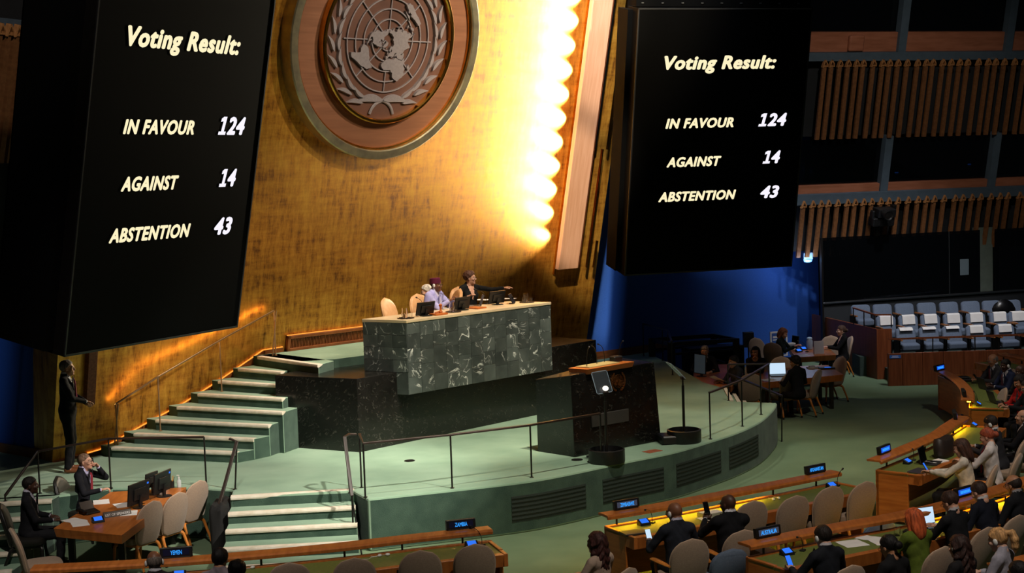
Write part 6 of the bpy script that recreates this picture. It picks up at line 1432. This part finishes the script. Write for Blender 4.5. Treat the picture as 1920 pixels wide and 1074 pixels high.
    if glasses:
        b = MB()
        for s in (-1, 1):
            ring = [(s * .032 + .022 * math.cos(q), .108, .003 + .017 * math.sin(q)) for q in np.linspace(0, 2 * math.pi, 13)]; b.tube(ring, .0022, 5); b.tube([(s * .054, .106, .006), (s * .079, .06, .008), (s * .082, -.01, .008)], .0022, 5)
        b.tube([(-.01, .109, .006), (.01, .109, .006)], .002, 5); inst(b.mesh('glasses', black_plastic), 'glasses', t, MH)
    if phones:
        b = MB()
        for s in (-1, 1): b.ell((s * .088, -.006, -.004), (.016, .026, .036), 12, 8)
        if phones != 'ear': b.tube([(s_ * .085 * math.cos(q) if False else .096 * math.cos(q), -.02, .03 + .108 * math.sin(q)) for q in np.linspace(0, math.pi, 11)], .004, 6) if phones == 'band' else None
        inst(b.mesh('headphones', white_plastic, smooth=True), 'headphones', t, MH)
    if tie:
        b = MB(); L0 = [T(.50, 0, .118 * bw), T(.44, 0, .135 * bw), T(.32, 0, .14 * bw), T(.18, 0, .145 * bw), T(.14, 0, .147 * bw)]; wd_ = (.014, .018, .026, .034, .004)
        if tie[0] == 'b':
            c = T(.515, 0, .115 * bw); b.prism([(-.055, -.02), (-.01, -.008), (.01, -.008), (.055, -.02), (.055, .02), (.01, .008), (-.01, .008), (-.055, .02)], -.012, .012, M=Matrix.Translation(Vector(c)) @ Matrix.Rotation(math.pi / 2, 4, 'X')); tc = tie[1:]
        else:
            b.loft([[p + np.array([-w_, -.012, 0]), p + np.array([w_, -.012, 0]), p + np.array([w_ * .7, .008, 0]), p + np.array([-w_ * .7, .008, 0])] for p, w_ in zip(L0, wd_)]); tc = tie
        inst(b.mesh('tie', cloth(tc)), 'tie', t)
    if lanyard:
        b = MB()
        for s in (-1, 1): b.tube([T(.55, s * .06, -.03), T(.53, s * .07, .05), T(.44, s * .05, .125), T(.25, 0, .155)], .006, 5, flat=(1.4, .5))
        b.box(-.04, .04, -.004, .004, -.06, .05, M=Matrix.Translation(Vector(T(.2, 0, .16)))); inst(b.mesh('lanyard', cloth(lanyard)), 'lanyard', t)
    if vneck == 'shirt':     # lapels
        b = MB()
        for s in (-1, 1):
            b.prism([(s * .02, 0), (s * .085, .15), (s * .10, .24), (s * .06, .30), (s * .05, .28), (s * .055, .2)], -.004, .006, M=Matrix([[1, 0, 0, T(.24)[0]], [0, sp[1], fr[1], T(.24, 0, .122 * bw)[1]], [0, sp[2], fr[2], T(.24, 0, .122 * bw)[2]], [0, 0, 0, 1]]) @ Matrix.Rotation(s * .12, 4, 'Y'))
        inst(b.mesh('lapel', tm), 'lapel', t)
    info = Body(); info.t = t; info.M = Matrix.Translation(root) @ Matrix.Rotation(a, 4, 'Z') @ Matrix.Scale(k, 4); info.hands = hands; info.head = MH; info.root = root; info.face = face; info.T = T
    bpy.context.view_layer.update()
    return info
def hold_phone(p, s, label, m=lcd_white, toface=True, tilt=.9, up=.055):
    palm, fw_, upv, sd_ = p.hands[s]; M = p.M; c = M @ Vector(palm + fw_ * .035 + upv * .018 + np.array([0, 0, up - .03])); 
    d = M.to_3x3() @ Vector((0, -math.cos(tilt * .6), math.sin(tilt * .6)))        # screen normal towards the face
    zax = d.normalized(); xax = Vector((0, 0, 1)).cross(zax).normalized(); yax = zax.cross(xax); R3 = Matrix([[xax[i], yax[i], zax[i]] for i in range(3)]).to_4x4()
    return phone(c, R3, label, m)
def seat_for(p, label, kind='taupe', z=0., back=.02, face=None):
    fv = fvec(p.face if face is None else face); q = p.root - fv * back; return chair((q.x, q.y), p.face if face is None else face, label, kind, None, z)
# ------------------------------------------------------------------ the cast
# standing guard
p = person('standing man in black suit with pink tie before the gold wall', face=8, skin='tan', hair='short', hairc='#4a4440', top='#131316', bottom='#101013', tie='#8d3f52', stand=W(133, 884, S), k=1.03, lw=(-.03, .27, .66), rw=(.03, .29, .66), hyaw=-.05, hpitch=-.05, lean=.0, curl=1.2, shoes='#6d3d22', cell=.0135)
# speakers list table
p = person('seated man in dark suit holding a telephone to his face', (156, 850), 355, 'fair', 'crop', '#5a4638', '#15151b', tie='#8b2c38', shirt='#b9b4d6', lean=.08, hpitch=-.1, glasses=True, lw=(-.12, .22, 1.08), rw=(.2, .38, .80), curl=1.2, cell=.0135)
seat_for(p, 'black office chair of the man holding the telephone', 'black')
b = MB(); c = p.M @ (p.head @ Vector((-.08, .075, -.04))); b = MB(); b.tube([(0, 0, .07), (.005, .02, .05), (.005, .02, -.05), (0, 0, -.07)], [.018, .012, .012, .018], 8); o = b.build('handset', black_plastic, smooth=True); o.location = c; o.rotation_euler = (.3, 0, 0); tag(o, 'black telephone handset held to the face of seated man', 'telephone')
p = person('seated man in dark suit and bow tie at the orange table end', (55, 893), 12, 'dark', 'crop', '#0f0b09', '#131318', tie='b#22222a', shirt='#b5b3c4', lean=.05, hpitch=.0, lw=(-.1, .3, .72), rw=(.1, .34, .70), curl=.9, cell=.0135)
seat_for(p, 'black chair of the man with bow tie', 'black')
# dais
p = person('man in lilac robe and burgundy cap at the marble desk', (817, 521), -22, 'brown', 'crop', '#1a1210', '#b3aee0', bottom='#a6a2d2', vneck='shirt', shirt='#c9c2d8', lean=.16, hyaw=.0, hpitch=.05, phones='ear', glasses=True, zf=PL - .03, lw=(-.1, .42, .92), rw=(.12, .42, .9), build=1.2, curl=.9, cell=.0125)
b = MB(); b.lathe([(.0, .135), (.07, .135), (.086, .12), (.092, .05), (.095, .035), (.0, .04)], 24, M=Matrix.Diagonal((.93, 1.16, 1, 1))); inst(b.mesh('cap', cloth('#5a1634'), smooth=True, shade_angle=.6), 'cap', p.t, p.head @ Matrix.Translation((0, -.014, -.005)) @ Matrix.Rotation(.12, 4, 'X'))
for s in (-1, 1):
    b = MB(); b.tube([p.T(.52, s * .07, -.0), p.T(.5, s * .17, 0), p.T(.44, s * .235, 0), p.T(.33, s * .27, .02)], [.05, .075, .08, .085], 12, flat=(1, .8)); inst(b.mesh('robe_sleeve', cloth('#a9a4dc'), smooth=True), 'robe_sleeve', p.t)
pm = p; seat_for(p, 'tan dais chair of the man in lilac robe', 'tan', PL, face=back_a * 0 + 315)
p = person('grey haired man half hidden behind the man in lilac', (797, 534), 200, 'fair', 'short', '#8d8780', '#16171b', lean=.5, hpitch=.2, zf=PL - .16, lw=(-.12, .3, .76), rw=(.12, .3, .76))
seat_for(p, 'tan dais chair behind the man in lilac robe', 'tan', PL)
p = person('woman in black top reaching along the marble desk', (880, 509), -58, 'fair', 'curlyshort', '#3a241b', '#131314', bottom='#131314', vneck='skin', lean=.06, hyaw=.85, hpitch=-.02, glasses=True, female=True, zf=PL - .03, lw=(-.66, .22, .96), rw=(.2, .3, .86), curl=.35, cell=.0125)
seat_for(p, 'tan dais chair of the woman in black', 'tan', PL, face=305)
q = desk_t(735, 596, .5); q = q + Vector((-dfx.y, dfx.x, 0)) * .7 + Vector((dfx.x, dfx.y, 0)) * .85; chair((q.x, q.y), math.degrees(ang) - 90 + 20, 'empty tan leather dais chair at the desk end', 'tan', None, PL)
# side tables
p = person('grey haired person behind the black console lit by a screen', (1321, 648), 255, 'fair', 'short', '#6f675f', '#1a1c22', lean=.12, hpitch=.15, cell=.017); seat_for(p, 'chair hidden behind the black console', 'black')
p = person('man in grey suit reading a paper before the monitors', (1374, 667), 200, 'tan', 'short', '#141110', '#33363e', vneck=None, lean=.2, hpitch=.15, lw=(-.05, .4, .78), rw=(.12, .44, .78), cell=.017)
c = p.M @ Vector((0, .52, .84)); o = sheet(c, 1.2, .21, .29, 'white paper held by the man in grey suit'); o.rotation_euler = (.5, .25, 1.9)
p = person('woman with long black hair resting her chin on clasped hands', (1416, 650), 258, 'tan', 'long', '#0e0b0a', '#17171b', vneck=None, lean=.18, hpitch=.05, hyaw=-.3, lw=(-.03, .24, 1.0), rw=(.03, .24, 1.0), female=True, curl=1.4, cell=.017); seat_for(p, 'chair of the woman with clasped hands', 'taupe')
p = person('woman in black typing at the bright white laptop', (1490, 668), 118, 'tan', 'curlyshort', '#120e0c', '#121214', vneck=None, lean=.14, hyaw=.35, hpitch=.1, female=True, cell=.017)
p = person('woman with auburn bob in dark green sweater at small table', (1472, 616), 335, 'fair', 'bob', '#5d3421', '#16231d', vneck=None, lean=.3, hpitch=.45, female=True, lw=(-.08, .5, .86), rw=(.1, .48, .86), cell=.017)
p = person('woman in black with hair tied up beside the wooden stair wall', (1577, 610), 182, 'pale', 'bun', '#3a2a22', '#0f0f11', vneck='skin', lean=.05, hpitch=.05, female=True, lw=(-.05, .4, .80), rw=(.05, .4, .80), cell=.017)
# desk before the parapet
p = person('bald man in grey suit and glasses before the parapet', (1859, 664), 195, 'tan', 'balding', '#5a534e', '#35363b', tie='#5b2430', lean=.12, hpitch=.3, glasses=True, lw=(-.08, .45, .82), rw=(.1, .42, .82), cell=.016); hold_phone(p, -1, 'dark phone in the hands of the bald man', screen_black); seat_for(p, 'chair of the bald man in grey suit', 'taupe')
p = person('man in navy suit wearing white headphones before the parapet', (1884, 673), 195, 'dark', 'crop', '#0d0a09', '#1b2440', tie='#4a2630', lean=.1, hpitch=.2, phones='ear', lw=(-.08, .4, .80), rw=(.1, .36, .82), cell=.016); seat_for(p, 'chair of the man in navy suit', 'taupe')
p = person('bald man behind the man in navy suit', (1912, 684), 190, 'dark', None, '#0d0a09', '#23201f', lean=.1, hpitch=.2, cell=.016); seat_for(p, 'chair of the bald man behind navy suit', 'taupe')
p = person('dark haired woman in bright red jacket', (1907, 704), 190, 'tan', 'bob', '#15100e', '#b3211d', vneck='shirt', shirt='#3c3a3e', lean=.15, hpitch=.45, female=True, lw=(-.06, .4, .78), rw=(.08, .4, .78), cell=.016); seat_for(p, 'chair of the woman in red jacket', 'taupe')
p = person('man with glasses looking at a phone beside the red jacket', (1922, 713), 190, 'fair', 'short', '#1d1512', '#17181b', vneck=None, lean=.15, hpitch=.35, glasses=True, lw=(-.06, .5, .86), rw=(.02, .46, .84), cell=.016); hold_phone(p, -1, 'phone with pink edge beside the red jacket', lcd_grey); seat_for(p, 'chair of the man beside the red jacket', 'taupe')
# desk past the aisle
p = person('brunette woman in cream jacket holding a blue phone', (1796, 824), 152, 'fair', 'shoulder', '#2f1d16', '#cfc6b8', vneck=None, lean=.15, hpitch=.4, female=True, lw=(-.1, .52, .84), rw=(.0, .50, .82), cell=.0145); hold_phone(p, -1, 'bright blue phone held by the woman in cream', lcd_blue); seat_for(p, 'taupe chair of the woman in cream jacket', 'arms')
p = person('red haired woman in white blouse with red lanyard', (1846, 803), 150, 'fair', 'bun', '#6d3220', '#d6cdcb', vneck=None, lean=.12, hpitch=.35, female=True, lanyard='#b3202a', lw=(-.1, .45, .82), rw=(.1, .42, .8), cell=.0145); seat_for(p, 'taupe chair of the woman with red lanyard', 'taupe')
p = person('man in grey suit wearing white headphones past the aisle', (1852, 780), 150, 'tan', 'short', '#1b1411', '#2c2c31', lean=.2, hpitch=.45, phones='ear', lw=(-.12, .45, .8), rw=(.1, .42, .8), cell=.0145); seat_for(p, 'taupe chair of the man in grey suit past the aisle', 'taupe')
p = person('bald man in black suit gazing up past the aisle', (1921, 768), 155, 'fair', 'balding', '#5b4a40', '#16171c', lean=-.05, hpitch=-.12, lw=(-.1, .35, .78), rw=(.12, .35, .78), cell=.0145); seat_for(p, 'taupe chair of the bald man gazing up', 'taupe')
# long desk with the Australia sign
p = person('dark haired man with white headphones and blue phone', (1540, 985), 118, 'fair', 'short', '#17110e', '#191b22', shirt='#c4bfc4', lean=.12, hpitch=.25, phones='ear', lw=(-.2, .40, .80), rw=(.18, .36, .78), cell=.0135); hold_phone(p, -1, 'bright blue phone held beside the white page', lcd_blue); seat_for(p, 'taupe chair of the man with the blue phone', 'taupe')
p = person('woman with black hair bun and glasses at the long desk', (1662, 1003), 125, 'tan', 'bun', '#0d0b0b', '#121214', vneck=None, lean=.22, hpitch=.35, glasses=True, female=True, cell=.0135); seat_for(p, 'taupe chair of the woman with black bun', 'taupe')
p = person('woman with copper red hair in olive green sweater', (1709, 953), 116, 'fair', 'shoulder', '#8a3f20', '#5a6a22', vneck=None, lean=.2, hpitch=.25, female=True, lw=(-.14, .42, .82), rw=(.12, .44, .82), cell=.0135); seat_for(p, 'taupe chair of the copper haired woman', 'taupe')
p = person('bearded man in black suit and glasses typing', (1777, 923), 124, 'fair', 'full', '#2b1d17', '#18191d', shirt='#b9b4b6', lean=.25, hpitch=.4, glasses=True, lw=(-.1, .48, .82), rw=(.1, .46, .82), cell=.0135); seat_for(p, 'taupe chair of the bearded man typing', 'taupe')
p = person('man in navy suit with high white collar leaning forward', (1829, 904), 126, 'fair', 'short', '#241a16', '#171a26', shirt='#d6d2d2', lean=.3, hpitch=.5, cell=.0135); seat_for(p, 'taupe chair of the man with white collar', 'taupe')
p = person('balding man with glasses in dark suit at the long desk', (1896, 890), 130, 'tan', 'balding', '#1d1613', '#191a1f', shirt='#8a8588', lean=.2, hpitch=.3, glasses=True, cell=.0135); seat_for(p, 'taupe chair of the balding man with glasses', 'taupe')
# front foreground
p = person('woman with long curly brown hair near the frame corner', (1795, 1003), 130, 'fair', 'curlylong', '#221411', '#1b191b', vneck=None, lean=.1, hpitch=.15, phones='ear', female=True, cell=.0135); seat_for(p, 'taupe chair of the curly haired woman', 'taupe')
p = person('blonde woman with ponytail in light grey jacket and headphones', (1866, 990), 140, 'pale', 'ponytail', '#8d6a45', '#9a97a3', vneck=None, collar=None, lean=.12, hpitch=.3, phones='ear', female=True, cell=.0135); seat_for(p, 'taupe chair of the blonde woman', 'taupe')
p = person('black haired person whose head shows above the desk corner', (1908, 1052), 130, 'tan', 'short', '#0d0a0a', '#17171a', lean=.1, cell=.016)
p = person('bald man with white headphones looking at a bright phone', (1263, 941), 108, 'brown', None, '#1c1410', '#23262f', shirt='#b3aebf', lean=.12, hpitch=.2, hyaw=.3, phones='ear', glasses=True, lw=(-.22, .38, .80), rw=(.16, .34, .78), cell=.0135); hold_phone(p, -1, 'bright white phone held by the man with white headphones', lcd_white); seat_for(p, 'taupe armchair of the man with white headphones', 'arms')
p = person('bald man in black suit raising a dark phone', (1364, 926), 106, 'dark', None, '#0f0b09', '#131317', lean=.08, hpitch=.12, hyaw=.45, glasses=True, lw=(-.16, .40, .95), rw=(-.02, .40, .90), build=1.08, cell=.0135); hold_phone(p, -1, 'dark phone raised by the bald man in black suit', screen_black, up=.1); seat_for(p, 'taupe armchair of the man raising a phone', 'arms')
p = person('woman with very long brown hair in beige jacket', (1118, 997), 140, 'tan', 'curlylong', '#2a1512', '#a8917f', vneck=None, lean=.05, hpitch=.02, female=True, cell=.0135); seat_for(p, 'taupe armchair of the woman in beige jacket', 'arms')
p = person('bald man with white headphones beside the YEMEN sign', (288, 1032), 110, 'brown', 'balding', '#4d443f', '#2a2325', lean=.05, hpitch=.1, phones='ear', cell=.0145); seat_for(p, 'taupe chair of the man beside the YEMEN sign', 'taupe')
p = person('black haired man with pale collar at the Zambia desk', (412, 1027), 85, 'tan', 'short', '#0d0a0a', '#8c7f86', vneck=None, lean=.08, hpitch=.1, cell=.0145); seat_for(p, 'taupe chair of the man with pale collar', 'taupe')
p = person('black haired person seated low at the Zambia desk', (445, 1052), 85, 'tan', 'full', '#0b0909', '#1b191b', vneck=None, lean=.2, hpitch=.3, cell=.0145); seat_for(p, 'taupe chair of the low seated person', 'taupe')
